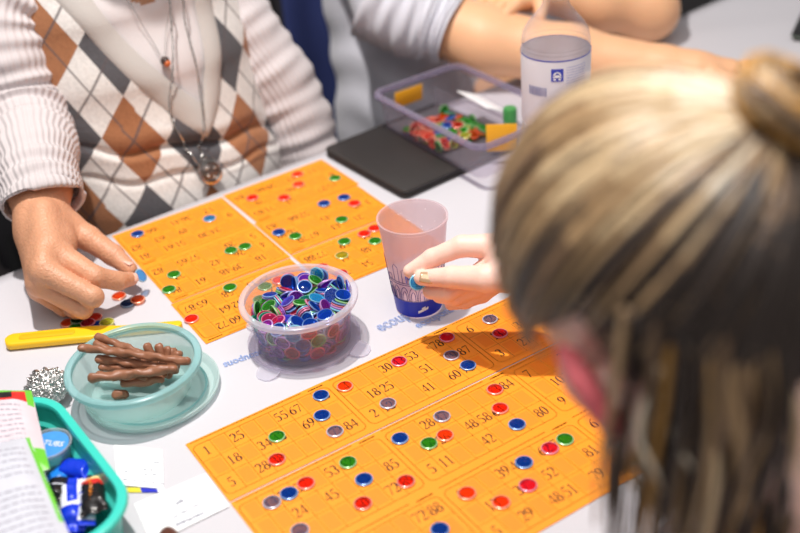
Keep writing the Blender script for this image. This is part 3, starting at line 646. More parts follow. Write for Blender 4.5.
 (-0.0284,-0.0129,0.0221,0.031,-0.659,0.636,-0.399),(-0.0433,0.0197,0.0173,0.481,-0.288,0.553,-0.616),(-0.0205,0.0251,0.0261,0.184,0.345,0.921,-0.006),(0.0338,-0.0157,0.0188,0.241,-0.899,-0.323,0.17),
 (0.0014,0.0242,0.0278,0.347,0.407,-0.056,0.843),(-0.0374,0.0043,0.0216,0.742,0.161,0.015,-0.65),(-0.0221,0.0255,0.0275,0.803,-0.156,-0.099,0.566),(-0.0319,-0.0067,0.0244,0.438,0.046,-0.61,-0.658),
 (0.0247,0.0013,0.0276,0.449,0.11,-0.022,0.887),(0.0181,-0.0385,0.0268,0.241,-0.764,0.598,0.03),(-0.034,-0.0058,0.0244,0.228,0.684,-0.397,0.568),(-0.0301,0.0091,0.0224,0.115,-0.153,0.975,0.115),
 (-0.0318,0.0304,0.0232,0.464,0.585,0.665,0.017),(0.0476,-0.007,0.0205,0.686,-0.365,-0.537,0.33),(0.0028,0.0225,0.0283,0.262,0.4,-0.096,0.873),(0.0328,-0.0174,0.0211,0.889,0.069,0.287,-0.349),
 (-0.0061,0.0261,0.0325,0.716,0.347,0.443,0.413),(0.039,-0.003,0.0205,0.014,-0.758,-0.62,0.202),(-0.0367,0.0311,0.0297,0.562,-0.744,-0.157,0.325),(0.0341,0.0165,0.0244,0.155,0.822,-0.536,-0.112),
 (0.0339,0.0161,0.0225,0.101,-0.596,-0.78,0.163),(-0.0375,0.0036,0.0234,0.718,0.161,0.021,-0.677),(-0.0418,-0.0167,0.0275,0.726,0.571,-0.159,-0.35),(-0.0038,0.0065,0.0287,0.991,0.004,-0.075,0.114),
 (-0.0419,-0.0115,0.027,0.485,0.601,0.307,-0.557),(0.0031,-0.0393,0.0334,0.162,0.328,-0.897,-0.247),(0.0381,-0.0183,0.0253,0.247,0.509,-0.824,-0.008),(0.0008,0.0424,0.0262,0.606,-0.125,-0.041,-0.785),
 (0.0299,-0.0296,0.0237,0.417,-0.194,0.063,-0.886),(-0.0331,0.0366,0.0285,0.014,0.444,-0.474,0.76),(-0.0033,-0.0208,0.0268,0.35,-0.142,0.039,-0.925),(-0.0343,-0.0227,0.0242,0.23,-0.806,-0.147,-0.524),
 (0.0401,0.0013,0.0231,0.186,0.831,-0.519,-0.078),(-0.0129,-0.0047,0.0243,0.015,0.619,-0.772,0.143),(0.0181,0.0325,0.0305,0.02,0.944,0.324,-0.057),(0.0316,-0.0279,0.0249,0.912,-0.098,0.179,-0.356),
 (0.0214,0.0095,0.0321,0.174,0.146,0.099,0.969),(0.0088,-0.0281,0.0321,0.023,0.269,0.771,-0.576),(-0.019,0.0097,0.0304,0.621,0.264,-0.681,-0.284),(-0.0199,0.0381,0.0281,0.404,0.531,0.676,-0.312),
 (-0.0062,0.0082,0.0303,0.996,0.009,-0.074,0.048),(0.0004,0.038,0.0239,0.834,-0.265,-0.064,-0.479),(0.0145,0.0225,0.0294,0.393,0.343,0.345,-0.78),(-0.0338,0.0316,0.0323,0.592,-0.306,-0.696,-0.266),
 (0.0055,0.0159,0.0364,0.038,-0.333,-0.807,-0.486),(-0.006,-0.0054,0.0236,0.567,-0.132,0.055,0.811),(0.0176,-0.02,0.0298,0.222,-0.086,0.306,-0.922),(0.0295,0.0407,0.0342,0.727,0.435,-0.502,0.172),
 (-0.0451,0.025,0.0418,0.467,-0.726,-0.225,0.453),(0.0103,-0.039,0.0276,0.154,-0.902,-0.38,-0.138),(-0.0018,0.0427,0.0285,0.157,0.056,0.119,0.979),(0.0083,-0.0488,0.0291,0.142,0.037,0.761,-0.632),
 (-0.0317,0.0155,0.0289,0.748,0.085,0.036,-0.657),(-0.0155,-0.0026,0.0254,0.109,0.979,-0.141,0.095),(0.0395,-0.0011,0.0219,0.456,0.092,0.18,0.867),(-0.0195,0.0258,0.0304,0.044,-0.791,0.584,-0.179),
 (-0.0336,0.0133,0.0323,0.95,0.076,-0.055,0.297),(0.0129,0.0213,0.0304,0.38,-0.818,-0.307,-0.303),(-0.0338,-0.0126,0.0346,0.99,-0.041,0.107,0.077),(-0.0276,-0.0118,0.0276,0.379,-0.386,0.104,0.835),
 (0.0378,-0.0162,0.027,0.015,-0.807,-0.535,0.247),(-0.0068,0.0112,0.0385,0.213,0.915,0.325,0.111),(0.0365,-0.0214,0.0247,0.894,-0.031,0.246,0.373),(-0.0377,-0.023,0.0275,0.591,-0.646,0.481,-0.046),
 (-0.0161,-0.0389,0.029,0.524,0.666,0.092,-0.523),(0.0059,0.0421,0.0342,0.668,0.151,0.235,0.69),(0.0268,0.0379,0.0341,0.662,-0.64,0.386,-0.054),(0.0242,0.0287,0.0334,0.103,-0.343,0.077,-0.93),
 (-0.0127,-0.0337,0.0289,0.108,0.695,0.462,0.541),(-0.0335,0.0155,0.0308,0.058,-0.344,0.934,0.073),(0.004,0.0417,0.0309,0.276,0.075,-0.957,0.042),(-0.0199,0.0258,0.0323,0.091,0.975,0.123,0.16),
 (-0.0221,-0.0223,0.0329,0.236,0.238,-0.17,0.927),(-0.021,0.0098,0.0322,0.658,-0.236,-0.691,0.182),(-0.0125,-0.0069,0.0294,0.4,-0.023,-0.045,-0.915),(0.0317,-0.0263,0.0326,0.201,-0.877,-0.429,-0.075),
 (0.0405,0.0018,0.0249,0.977,-0.103,0.173,0.076),(0.039,-0.014,0.028,0.04,0.906,0.344,-0.244),(0.0065,0.0089,0.0432,0.102,-0.844,-0.504,0.149),(-0.0312,-0.0088,0.039,0.989,-0.075,-0.122,-0.031),
 (-0.013,-0.0066,0.0312,0.993,-0.05,-0.003,-0.111),(-0.0244,-0.0419,0.0232,0.644,-0.673,0.01,-0.364),(-0.0152,0.0104,0.0315,0.357,-0.575,0.368,-0.637),(0.011,0.0204,0.0317,0.35,0.323,0.364,-0.801),
 (0.0438,-0.0246,0.0343,0.004,-0.644,0.366,-0.671),(0.0093,-0.0027,0.0306,0.939,-0.002,0.024,0.344),(-0.0399,-0.0004,0.0295,0.229,0.392,-0.888,0.067),(0.0059,0.0048,0.0349,0.924,0.012,0.031,-0.382),
 (-0.021,0.0256,0.034,0.04,-0.805,0.564,-0.18),(0.0247,0.0286,0.0354,0.124,0.352,0.008,0.928),(0.0186,-0.0389,0.0308,0.166,-0.979,-0.118,-0.017),(-0.0032,-0.0402,0.0319,0.021,0.723,-0.625,-0.294),
 (0.0162,0.0484,0.039,0.742,0.644,-0.054,-0.181),(0.0423,-0.008,0.0301,0.037,0.718,0.69,-0.083),(-0.0221,-0.0222,0.0307,0.28,-0.874,-0.389,0.082),(0.0053,0.0179,0.0358,0.126,-0.475,-0.733,-0.47),
 (0.0001,-0.0397,0.0326,0.224,-0.932,-0.213,0.191),(-0.0187,-0.0472,0.0375,0.642,-0.621,-0.136,-0.428),(-0.0017,-0.0354,0.0283,0.143,0.745,-0.575,-0.306),(-0.0114,0.0415,0.0342,0.13,0.783,-0.608,0.008),
 (0.0479,0.0139,0.0318,0.655,-0.154,-0.635,0.381),(0.0023,-0.0094,0.0341,0.903,0.275,-0.321,0.075),(-0.0206,-0.023,0.0365,0.498,-0.044,0.288,-0.817),(0.0358,0.0251,0.0345,0.07,0.908,0.411,-0.052),
 (-0.0061,0.0426,0.0311,0.121,0.971,-0.198,-0.051),(0.0343,0.017,0.0264,0.666,0.084,0.171,0.721),(-0.0217,-0.0322,0.0297,0.588,0.383,-0.6,0.383),(-0.0149,-0.0056,0.033,0.532,-0.029,-0.041,-0.845),
 (0.0281,0.0393,0.0342,0.419,-0.721,-0.195,-0.516),(-0.0063,0.0079,0.0322,0.51,0.07,-0.027,-0.857),(-0.033,0.0303,0.0345,0.342,0.136,-0.748,-0.552),(0.0261,-0.0063,0.0322,0.122,0.01,0.988,-0.091),
 (0.0278,0.0132,0.0314,0.254,0.143,0.111,0.95),(-0.017,-0.0194,0.0345,0.699,0.292,-0.015,0.653),(0.0092,0.0195,0.0329,0.547,0.407,0.267,-0.681),(-0.0072,-0.0258,0.0375,0.235,-0.374,-0.223,0.869),
 (0.0431,-0.019,0.0395,0.512,-0.143,0.727,-0.435),(0.0401,0.0025,0.0297,0.727,-0.152,0.162,0.65),(-0.0499,0.0076,0.0351,0.2,-0.601,0.273,-0.724),(-0.0421,-0.0018,0.0287,0.233,0.762,-0.602,-0.048),
 (-0.0339,0.0131,0.0342,0.026,0.054,0.994,0.092),(0.0286,0.0359,0.0486,0.949,-0.102,0.182,-0.235),(0.0245,-0.0062,0.0338,0.126,0.935,0.32,0.084),(-0.0378,0.001,0.0303,0.302,-0.222,-0.09,-0.923),
 (0.0289,-0.0087,0.0314,0.961,-0.061,-0.139,-0.23),(0.04,0.003,0.0315,0.199,0.833,-0.506,0.098),(-0.0186,-0.0086,0.0413,0.22,0.214,-0.204,-0.93),(0.032,0.0148,0.0317,0.601,0.089,0.158,0.778),
 (-0.0025,-0.0169,0.0372,0.585,0.808,-0.043,-0.057),(0.0321,-0.0247,0.0312,0.548,0.102,0.189,-0.809),(0.0441,-0.0208,0.0373,0.651,-0.007,-0.672,-0.354),(-0.0056,0.0261,0.0437,0.078,-0.488,0.864,-0.096),
 (-0.0481,0.008,0.0368,0.102,-0.752,0.001,0.652),(0.0304,0.0071,0.0355,0.861,-0.142,0.111,-0.475),(-0.003,0.0508,0.0383,0.043,-0.093,0.741,0.663),(0.003,0.0298,0.0351,0.471,0.838,-0.272,0.05),
 (0.0078,0.0179,0.0335,0.314,-0.742,-0.46,-0.372),(0.0344,-0.0118,0.0368,0.196,-0.536,-0.801,0.179),(-0.0068,0.01,0.0369,0.13,-0.196,0.138,0.962),(0.0305,-0.0028,0.0417,0.133,-0.179,-0.088,-0.971),
 (0.005,0.0413,0.0326,0.232,0.701,-0.656,-0.155),(0.0338,-0.0372,0.0339,0.694,-0.617,-0.196,0.316),(-0.0267,0.0005,0.029,0.256,0.938,-0.187,-0.139),(-0.0171,0.0101,0.0306,0.437,0.57,0.376,0.586),
 (0.0179,-0.0056,0.0363,0.906,-0.03,-0.131,-0.4),(0.0033,-0.0248,0.0339,0.508,0.631,-0.507,0.295),(0.0183,-0.0208,0.0313,0.113,0.142,-0.937,-0.297),(-0.039,-0.0223,0.0404,0.792,0.195,-0.153,-0.557),
 (0.0292,0.0033,0.0385,0.977,-0.089,0.157,-0.113),(-0.0213,-0.0064,0.0351,0.016,0.247,-0.968,0.048),(0.0229,0.0134,0.0383,0.28,0.58,0.752,-0.14),(0.0022,-0.0206,0.0342,0.397,-0.208,0.55,0.705),
 (0.0013,-0.0226,0.0345,0.069,-0.138,-0.572,-0.806),(-0.0309,0.0301,0.037,0.643,-0.492,-0.58,-0.086),(0.0184,-0.0394,0.0327,0.027,-0.145,-0.975,-0.165),(0.038,0.0118,0.0353,0.325,0.727,-0.604,0.029),
 (-0.0111,0.0411,0.0361,0.924,-0.074,0.108,0.359),(-0.0221,0.0254,0.0356,0.096,0.971,0.154,0.157),(0.018,-0.0399,0.0345,0.384,0.067,-0.153,0.908),(0.0221,-0.0062,0.0352,0.435,-0.148,0.03,0.888),
 (-0.0196,-0.0235,0.0381,0.925,0.264,0.125,0.244),(-0.023,0.0096,0.0332,0.631,-0.32,-0.656,0.262),(0.0022,-0.0186,0.0341,0.805,-0.587,0.031,-0.079),(0.0443,0.0038,0.0399,0.551,-0.524,0.376,0.529),
 (0.0317,0.0252,0.0385,0.076,0.954,0.288,-0.042),(0.0307,-0.0277,0.0341,0.215,-0.974,-0.068,0.006),(0.0072,-0.0187,0.043,0.399,-0.166,-0.9,-0.052),(0.038,-0.0067,0.042,0.307,0.6,-0.668,-0.314),
 (-0.034,0.0043,0.0431,0.432,0.021,-0.284,0.856),(0.0461,0.0143,0.0335,0.23,-0.54,-0.367,0.722),(0.0369,-0.0116,0.0374,0.062,-0.891,-0.367,0.259),(-0.0457,0.0101,0.0371,0.194,-0.611,0.256,-0.723),
 (0.0283,0.0344,0.0423,0.115,-0.769,0.624,0.069),(0.0146,0.0469,0.0387,0.365,-0.209,0.734,0.533),(0.0292,-0.0001,0.0435,0.088,-0.489,-0.849,0.18),(0.0194,0.0199,0.0429,0.117,0.107,0.194,-0.968),
 (-0.0438,-0.0065,0.0367,0.911,0.07,-0.238,-0.328),(0.0068,-0.0126,0.0427,0.915,0.134,0.38,0.025),(0.0042,-0.0481,0.0326,0.058,-0.067,0.759,-0.645),(-0.0345,0.0033,0.0362,0.094,-0.993,0.062,-0.026),
 (0.0416,-0.0062,0.0405,0.096,-0.887,-0.14,0.429),(-0.0437,0.0115,0.0379,0.613,0.451,0.486,0.431),(-0.0356,-0.026,0.0308,0.652,0.133,-0.578,0.472),(-0.0347,0.0084,0.0352,0.059,-0.824,-0.558,-0.078),
 (0.0176,-0.0404,0.0363,0.969,0.163,0.033,-0.183),(0.0185,0.036,0.0392,0.392,0.448,-0.43,-0.679),(-0.0311,-0.0376,0.0371,0.122,-0.368,-0.656,0.647),(0.0341,0.0249,0.0365,0.038,0.62,0.78,-0.078),
 (-0.0124,-0.0401,0.0399,0.782,0.113,-0.108,0.604),(-0.0233,0.0246,0.0374,0.983,-0.066,-0.172,-0.027),(-0.039,-0.0217,0.0383,0.706,-0.11,-0.222,0.663),(0.0401,0.0083,0.0432,0.441,0.869,0.165,-0.153),
 (-0.0392,-0.0234,0.0454,0.507,0.233,0.011,-0.83),(-0.0396,-0.0289,0.0268,0.256,-0.39,-0.63,0.62),(-0.0351,0.006,0.0413,0.796,0.158,-0.217,0.542),(0.0102,0.0468,0.0414,0.097,-0.126,-0.633,0.757),
 (0.0435,0.0105,0.0471,0.465,0.062,0.331,0.819),(0.0192,0.018,0.0442,0.971,0.212,-0.065,-0.085),(0.0174,-0.0229,0.0376,0.568,0.423,-0.115,0.697),(0.0299,-0.0293,0.0376,0.83,0.193,-0.094,0.515),
 (-0.0451,-0.0057,0.0432,0.282,0.135,0.949,-0.029),(-0.0282,-0.0343,0.0326,0.689,0.557,-0.021,-0.464),(-0.0062,0.0039,0.0371,0.914,-0.095,-0.221,-0.327),(0.0411,0.0287,0.0447,0.402,0.669,-0.031,-0.624),
 (0.0029,-0.0397,0.0357,0.546,-0.093,0.28,-0.784),(-0.0446,-0.0069,0.0415,0.109,0.948,0.143,0.262),(0.0307,-0.0151,0.0441,0.177,-0.078,0.926,0.323),(-0.0126,-0.0399,0.038,0.149,-0.966,-0.206,-0.049),
 (-0.0027,-0.0152,0.0384,0.481,-0.275,0.52,0.65),(0.0161,-0.0091,0.0447,0.064,-0.974,0.155,0.15),(0.0191,-0.0087,0.0411,0.112,-0.85,-0.514,-0.014),(0.0447,0.0259,0.0431,0.557,0.635,-0.212,-0.492),
 (-0.0351,0.0119,0.0424,0.567,0.075,-0.257,0.779),(0.0488,-0.0183,0.0481,0.693,0.23,0.683,-0.026),(-0.0003,-0.0007,0.0483,0.602,0.12,-0.073,-0.786),(0.0438,0.0133,0.0477,0.023,-0.559,-0.758,0.336),
 (0.0168,-0.0411,0.0381,0.788,0.131,0.102,-0.593),(-0.0325,-0.039,0.037,0.317,0.171,0.636,0.682),(0.0006,-0.0276,0.0457,0.258,-0.751,-0.581,-0.179),(-0.0032,-0.0135,0.0394,0.79,-0.587,-0.036,-0.171),
 (0.0387,0.012,0.0416,0.781,-0.439,-0.158,-0.416),(0.0068,0.0374,0.0365,0.083,-0.827,-0.487,0.267),(-0.0058,-0.0039,0.0379,0.21,0.925,0.295,0.118),(-0.0393,-0.024,0.0474,0.753,-0.022,-0.233,0.615),
 (0.0488,-0.0044,0.0382,0.339,0.55,-0.355,-0.675),(0.0095,-0.0395,0.0408,0.653,-0.041,-0.172,0.736),(0.0162,-0.001,0.0379,0.042,0.991,-0.101,0.078),(0.0332,-0.0307,0.0438,0.465,0.197,0.177,0.845),
 (-0.0253,0.0086,0.0372,0.276,0.647,0.22,0.676),(0.0167,0.0367,0.0394,0.468,-0.359,0.697,-0.408),(-0.0185,0.0169,0.045,0.035,-0.385,0.879,-0.278),(-0.0013,0.0229,0.043,0.059,-0.117,0.038,0.991),
 (0.0052,-0.0411,0.0459,0.086,-0.413,0.906,-0.025),(0.0419,-0.0064,0.0431,0.892,0.081,0.432,0.108),(-0.0091,0.0415,0.0397,0.129,0.905,-0.404,-0.023),(0.0274,0.0301,0.0431,0.02,-0.017,-0.133,0.991),
 (0.0169,-0.0238,0.0402,0.899,0.358,0.252,0.008),(0.0344,0.0221,0.0434,0.416,-0.143,0.221,-0.87),(-0.0355,0.0231,0.0414,0.458,0.239,0.227,-0.826),(-0.0301,-0.0098,0.0451,0.204,0.389,0.895,0.074),
 (-0.0459,-0.0033,0.0469,0.283,0.197,0.939,-0.011),(-0.0392,-0.0229,0.0435,0.02,-0.851,-0.471,-0.233),(0.0036,-0.0447,0.0417,0.008,-0.994,-0.059,-0.089),(0.0206,0.0409,0.0494,0.263,-0.208,0.001,-0.942),
 (-0.0171,0.0022,0.0429,0.52,-0.72,0.449,0.098),(-0.0173,0.0071,0.0476,0.67,0.506,0.151,-0.521),(0.0192,-0.0217,0.0328,0.594,0.295,-0.117,0.739),(0.0088,0.0458,0.0447,0.6,0.354,-0.54,0.472),
 (-0.012,-0.0409,0.0417,0.105,-0.737,-0.657,-0.116),(0.0248,0.0049,0.0463,0.135,0.94,-0.305,-0.08),(-0.033,0.0023,0.0445,0.955,0.271,-0.087,-0.081),(-0.0334,-0.0309,0.045,0.623,-0.614,0.096,0.475),
 (0.0095,0.0045,0.044,0.274,-0.17,0.061,-0.945),(0.03,-0.0288,0.0357,0.212,-0.945,-0.247,-0.033),(0.0011,-0.0018,0.0426,0.907,-0.102,0.088,-0.4),(0.0003,-0.0301,0.0461,0.037,-0.16,0.936,0.312),
 (0.0519,0.003,0.0517,0.703,-0.2,0.658,-0.183),(-0.0071,0.0276,0.0464,0.048,0.112,0.991,-0.06),(-0.0077,0.0418,0.0414,0.96,-0.086,0.098,0.246),(0.0056,-0.0438,0.044,0.979,-0.003,-0.089,0.183),
 (0.0211,0.022,0.0421,0.821,0.218,0.041,-0.526),(-0.0271,-0.0371,0.0437,0.583,-0.659,0.01,-0.475),(0.0024,-0.0456,0.0472,0.044,0.785,0.613,0.078),(0.0131,0.0345,0.0435,0.317,0.75,0.228,0.534),
 (-0.0206,-0.0077,0.0454,0.13,0.841,0.521,0.06),(-0.0176,0.0029,0.0481,0.578,0.195,-0.491,0.622),(-0.0186,-0.0268,0.041,0.019,0.63,-0.725,-0.277),(0.0506,-0.0057,0.0383,0.683,0.215,-0.618,-0.323),
 (-0.0128,-0.0258,0.0451,0.248,0.872,-0.259,-0.334),(-0.0185,-0.0242,0.0395,0.245,-0.125,0.264,-0.924),(0.0095,0.0045,0.0383,0.158,-0.075,0.033,0.984),(-0.044,-0.0086,0.0399,0.267,-0.1,0.953,-0.097),
 (0.0372,-0.0266,0.0476,0.093,-0.318,-0.939,-0.093),(-0.0101,0.0412,0.0379,0.297,-0.102,-0.081,-0.946),(-0.0278,-0.0384,0.0401,0.631,0.41,-0.63,0.192),(-0.0063,0.0125,0.0404,0.038,-0.596,0.766,-0.237),
 (-0.0166,0.0299,0.0455,0.291,0.361,-0.281,-0.84),(0.0269,-0.0333,0.0434,0.119,0.937,-0.23,-0.236),(-0.0245,0.0448,0.0393,0.367,-0.667,0.35,0.546),(-0.0133,0.0062,0.0425,0.312,-0.307,0.871,0.223),
 (-0.0455,-0.0048,0.0451,0.28,0.074,0.956,-0.047),(0.0229,-0.0372,0.0418,0.367,-0.261,0.043,-0.892),(0.0481,-0.0058,0.0472,0.344,0.548,-0.358,-0.673),(-0.0195,0.0389,0.0413,0.756,0.071,-0.53,-0.378),
 (0.0041,0.0374,0.0418,0.326,0.108,-0.935,0.084),(0.0151,0.0357,0.0421,0.508,0.591,0.514,0.357),(0.0248,-0.0352,0.0427,0.568,0.173,0.2,0.78),(-0.0097,-0.0446,0.0464,0.847,-0.001,0.291,-0.445),
 (-0.014,-0.0435,0.0469,0.466,-0.161,0.243,-0.836),(-0.0123,-0.01,0.0431,0.447,-0.295,0.012,0.844),(-0.0236,0.0277,0.0441,0.482,-0.105,0.854,-0.167),(0.0297,0.0198,0.0473,0.135,0.448,-0.854,-0.227),
 (-0.0271,0.0418,0.0424,0.314,-0.043,0.657,-0.684),(-0.0342,0.0183,0.0418,0.105,-0.061,-0.266,0.956),(0.0291,-0.0316,0.0441,0.677,0.142,0.223,0.687),(0.0118,0.0049,0.0452,0.466,-0.153,0.095,-0.866),
 (0.0366,0.0197,0.0465,0.356,-0.614,-0.685,0.164),(-0.0271,-0.0119,0.0425,0.934,-0.035,-0.139,-0.327),(-0.0177,-0.0402,0.0479,0.435,0.291,-0.002,0.852),(-0.002,0.0115,0.049,0.113,0.512,0.832,-0.183),
 (0.0163,-0.0256,0.0427,0.147,-0.771,0.455,0.421),(-0.0345,0.0173,0.0433,0.22,-0.921,-0.28,-0.161),
]
HEAPCOL = 'BBPMUBGPCTBUMGBPWUCB'
NIND = 300 - len(SHEET_CHIPS) - 2 - 42
rc = random.Random(11)
def pile(rows, place, n_one, cols, lab, grp, buried):
    """the N_ONE chips that show best are things, the ones buried under them one object"""
    sb = MB(); sc_ = 'BPMGCTROY'
    for r_, i in enumerate(rows):
        k = rc.choice(cols); loc, qu = place(i)
        if r_ < n_one: chip(k, loc + qu @ Vector((0, 0, -CHT / 2)), qu, CN[k] + lab, grp)
        else:
            M = Matrix.Translation(loc) @ qu.to_matrix().to_4x4(); m = sc_.index(k) if k in sc_ else r_ % 6
            sb.lathe([(0, -CHT / 2), (CHR - .0005, -CHT / 2), (CHR, -CHT / 4), (CHR, CHT / 4), (CHR - .0005, CHT / 2), (0, CHT / 2)], 16, M, m)
            sb.lathe([(CHR - .0010, CHT / 2 + .0001), (CHR, CHT / 4), (CHR, -CHT / 4), (CHR - .0010, -CHT / 2 - .0001)], 16, M, 9 + m)
    tag(sb.build('buried_chips', [CM[c_] for c_ in sc_] + [CR[c_] for c_ in sc_]), buried, 'bingo chips', None, 'stuff')
HEAP = [q for q in HEAP if q[2] < .0425 + .16 * (.80 * q[0] - .59 * q[1])]
hv = sorted(range(len(HEAP)), key=lambda i: -(HEAP[i][2] * 1.7 + .028 * math.hypot(HEAP[i][0], HEAP[i][1]) / .05 * (1 if -.57 * HEAP[i][0] - .82 * HEAP[i][1] > .02 else .2)))
pile(hv, lambda i: (Vector((TUB[0] + HEAP[i][0], TUB[1] + HEAP[i][1], TUB[2] + HEAP[i][2] - .0012)), Quaternion(HEAP[i][3:7])), NIND, HEAPCOL, ' chip in the heap inside the round clear tub', 'chips heaped in the round clear tub', 'chips buried inside the heap in the round clear tub')
# ------------------------------------------------------------------ teal tub with chocolate sticks
M_MINT = clear_mat('mint_milky_plastic', (214, 238, 237), (240, 250, 249), .34, .3, .5, .35)
M_MINTRIM = clear_mat('mint_rim_plastic', (184, 226, 228), (228, 246, 246), .52, .25, .5, .35)
M_MINTLID = clear_mat('pale_mint_lid', (222, 240, 238), (240, 249, 248), .5, .3, .5, .3)
ml = thing('tub_lid', 'pale mint green round lid lying under the mint tub of chocolate sticks', 'lid', (.2775, .8725, 0))
b = MB(); b.lathe([(0, .0008), (.058, .0008), (.062, .0012), (.0655, .0035), (.067, .0085), (.0655, .0092), (.0632, .0060), (.060, .0028), (0, .0024)], 72); b.build('lid_disc', M_MINTLID, ml)
b = MB(); b.lathe([(.0515, .0024), (.053, .0046), (.0545, .0024)], 72); b.build('lid_ridge', M_MINTRIM, ml)
mt = thing('plastic_tub', 'mint green round plastic tub filled with twisted chocolate sticks', 'tub', (.2650, .8742, .0056))
b = MB(); b.lathe([(0, 0), (.0455, 0), (.0490, .0016), (.0515, .006), (.0570, .026), (.0605, .0345), (.0592, .0350), (.0552, .026), (.0498, .0068), (.047, .0028), (0, .0022)], 72); b.build('tub_wall', M_MINT, mt)
b = MB(); b.lathe([(.0595, .0315), (.0640, .0308), (.0662, .0322), (.0668, .0345), (.0662, .0372), (.0640, .0386), (.0612, .0388), (.0596, .0378), (.0588, .0345), (.0595, .0315)], 72); b.build('tub_rim', M_MINTRIM, mt)
M_CHOC = mat('milk_chocolate', (150, 100, 74), 0.42, var=0.18, vscale=180, bump=0.25, bscale=260)
STK = [((.2309, .9221, .0500), (.3058, .8312, .0460)), ((.2542, .9376, .0440), (.2786, .8829, .0400)), ((.2493, .9334, .0390), (.2748, .8830, .0350)),
 ((.2406, .9082, .0390), (.2886, .8492, .0360)), ((.2404, .9036, .0320), (.2871, .8495, .0290)), ((.2209, .8795, .0420), (.2945, .8363, .0410)), ((.2318, .8918, .0330), (.2701, .8543, .0310)),
 ((.2460, .8681, .0290), (.2832, .8485, .0270)), ((.2862, .8860, .0480), (.2872, .8689, .0200)), ((.2938, .8770, .0480), (.2918, .8640, .0200)), ((.3007, .8698, .0450), (.2949, .8610, .0200)),
 ((.3052, .8690, .0420), (.2979, .8551, .0210)), ((.3067, .8535, .0450), (.2883, .8543, .0210)), ((.2453, .8954, .0220), (.2849, .8676, .0160)), ((.2621, .9132, .0230), (.3025, .8673, .0230)),
 ((.2735, .9233, .0200), (.3039, .8877, .0160)), ((.2383, .8771, .0135), (.2500, .8671, .0135))]
SL = ['topmost long chocolate stick crossing the whole mint tub', 'chocolate stick highest up at the back left of the mint tub', 'chocolate stick just below the one highest at the back left', 'chocolate stick right under the topmost long one, its left end darker', 'chocolate stick in the middle of the pile, third down at the left ends',
 'long thick chocolate stick lying along the front of the pile', 'short chocolate stick end sticking out left just above the front stick', 'chocolate stick lying lowest at the front of the pile', 'upright chocolate stick end farthest left behind the pile', 'second upright chocolate stick end from the left behind the pile', 'third upright chocolate stick end from the left, slightly lower', 'fourth upright chocolate stick end, half behind the third', 'upright chocolate stick end farthest right, near the mint rim',
 'chocolate stick buried in the middle of the mint tub', 'chocolate stick buried under the long topmost one', 'chocolate stick lying deep at the back of the mint tub', 'broken off chocolate crumb alone at the front of the mint tub floor']
rs = random.Random(4)
for i, ((x0, y0, z0), (x1, y1, z1)) in enumerate(STK):
    a, c = Vector((x0, y0, z0 + .001)), Vector((x1, y1, z1 + .001)); L = (c - a).length; n = max(6, int(L / .0022))
    side = (c - a).cross(Vector((0, 0, 1))); side = side.normalized() if side.length > 1e-5 else Vector((1, 0, 0))
    ph = rs.uniform(0, 6); rr = rs.uniform(.0037, .0045); bow = rs.uniform(-.0015, .0015)
    pts = [a.lerp(c, k / n) + side * (bow * math.sin(PI * k / n) + .0005 * math.sin(k * .9 + ph)) + Vector((0, 0, .0004 * math.sin(k * .7 + ph))) for k in range(n + 1)]
    rad = [rr * (.62 if k in (0, n) else 1) * (1 + .05 * math.sin(k * 1.3 + ph)) for k in range(n + 1)]
    b = MB(); b.tube(pts, rad, 14, twist=lambda A, k: 1 + .16 * math.cos(2 * A - k * .42 + ph) + .06 * math.cos(5 * A + k * .3))
    tag(b.build('chocolate_stick', M_CHOC, smooth='all'), SL[i], 'chocolate stick', 'chocolate sticks in the mint tub')
b = MB(); b.tube([(.1915, .660, .0095), (.1945, .668, .0095), (.1970, .6745, .0095), (.1985, .6790, .0088), (.1990, .6808, .0080)], [.0090, .0092, .0088, .0066, .003], 18)
tag(b.build('dark_stick', mat('dark_brown_wood', (92, 52, 40), .3, var=.1)), 'brown rounded stick end on the handwritten note at the bottom edge', 'stick')
# ------------------------------------------------------------------ yellow wand
w = thing('magnetic_wand', 'yellow plastic wand on the white cloth behind the mint tub', 'wand', (.1912, 1.0530, 0))
dirv = Vector((.3512 - .1922, .9555 - 1.0572, 0)); LW = dirv.length; WA = math.atan2(dirv.y, dirv.x); w.rotation_euler = (0, 0, WA)
def wsec(x):
    t_ = x / LW
    hw = .0110 if t_ < .5 else .0110 + (.0062 - .0110) * min(1, (t_ - .5) / .15)
    e0 = min(1, x / .007); e1 = min(1, (LW - x) / .004)
    hw *= math.sqrt(max(.04, 1 - (1 - e0) ** 2)) * math.sqrt(max(.1, 1 - (1 - e1) ** 2))
    return hw, .0092 - .003 * max(0, t_ - .4)
b = MB(); v, f = [], []; xs = [0, .0012, .003, .006] + [.01 + (LW - .014) * k / 30 for k in range(31)] + [LW - .0015, LW]
for x in xs:
    hw, h = wsec(x)
    for k in range(20):
        a = 2 * PI * k / 20; cx, cz = math.cos(a), math.sin(a); p = .45
        v.append((x, hw * math.copysign(abs(cx) ** p, cx), .0006 + h / 2 + h / 2 * math.copysign(abs(cz) ** p, cz)))
for i in range(len(xs) - 1):
    for k in range(20): f.append((i * 20 + k, i * 20 + (k + 1) % 20, i * 20 + 20 + (k + 1) % 20, i * 20 + 20 + k))
f += [tuple(range(19, -1, -1)), tuple((len(xs) - 1) * 20 + k for k in range(20))]
b.add(v, f); b.build('wand_body', M_YELLOW, w)
b = MB(); b.rbox(.030, .0045, .0094, .0104, .004, .0004, M=T3(.045, 0, 0)); b.build('grip_panel', mat('yellow_grip', (240, 178, 20), .4), w)
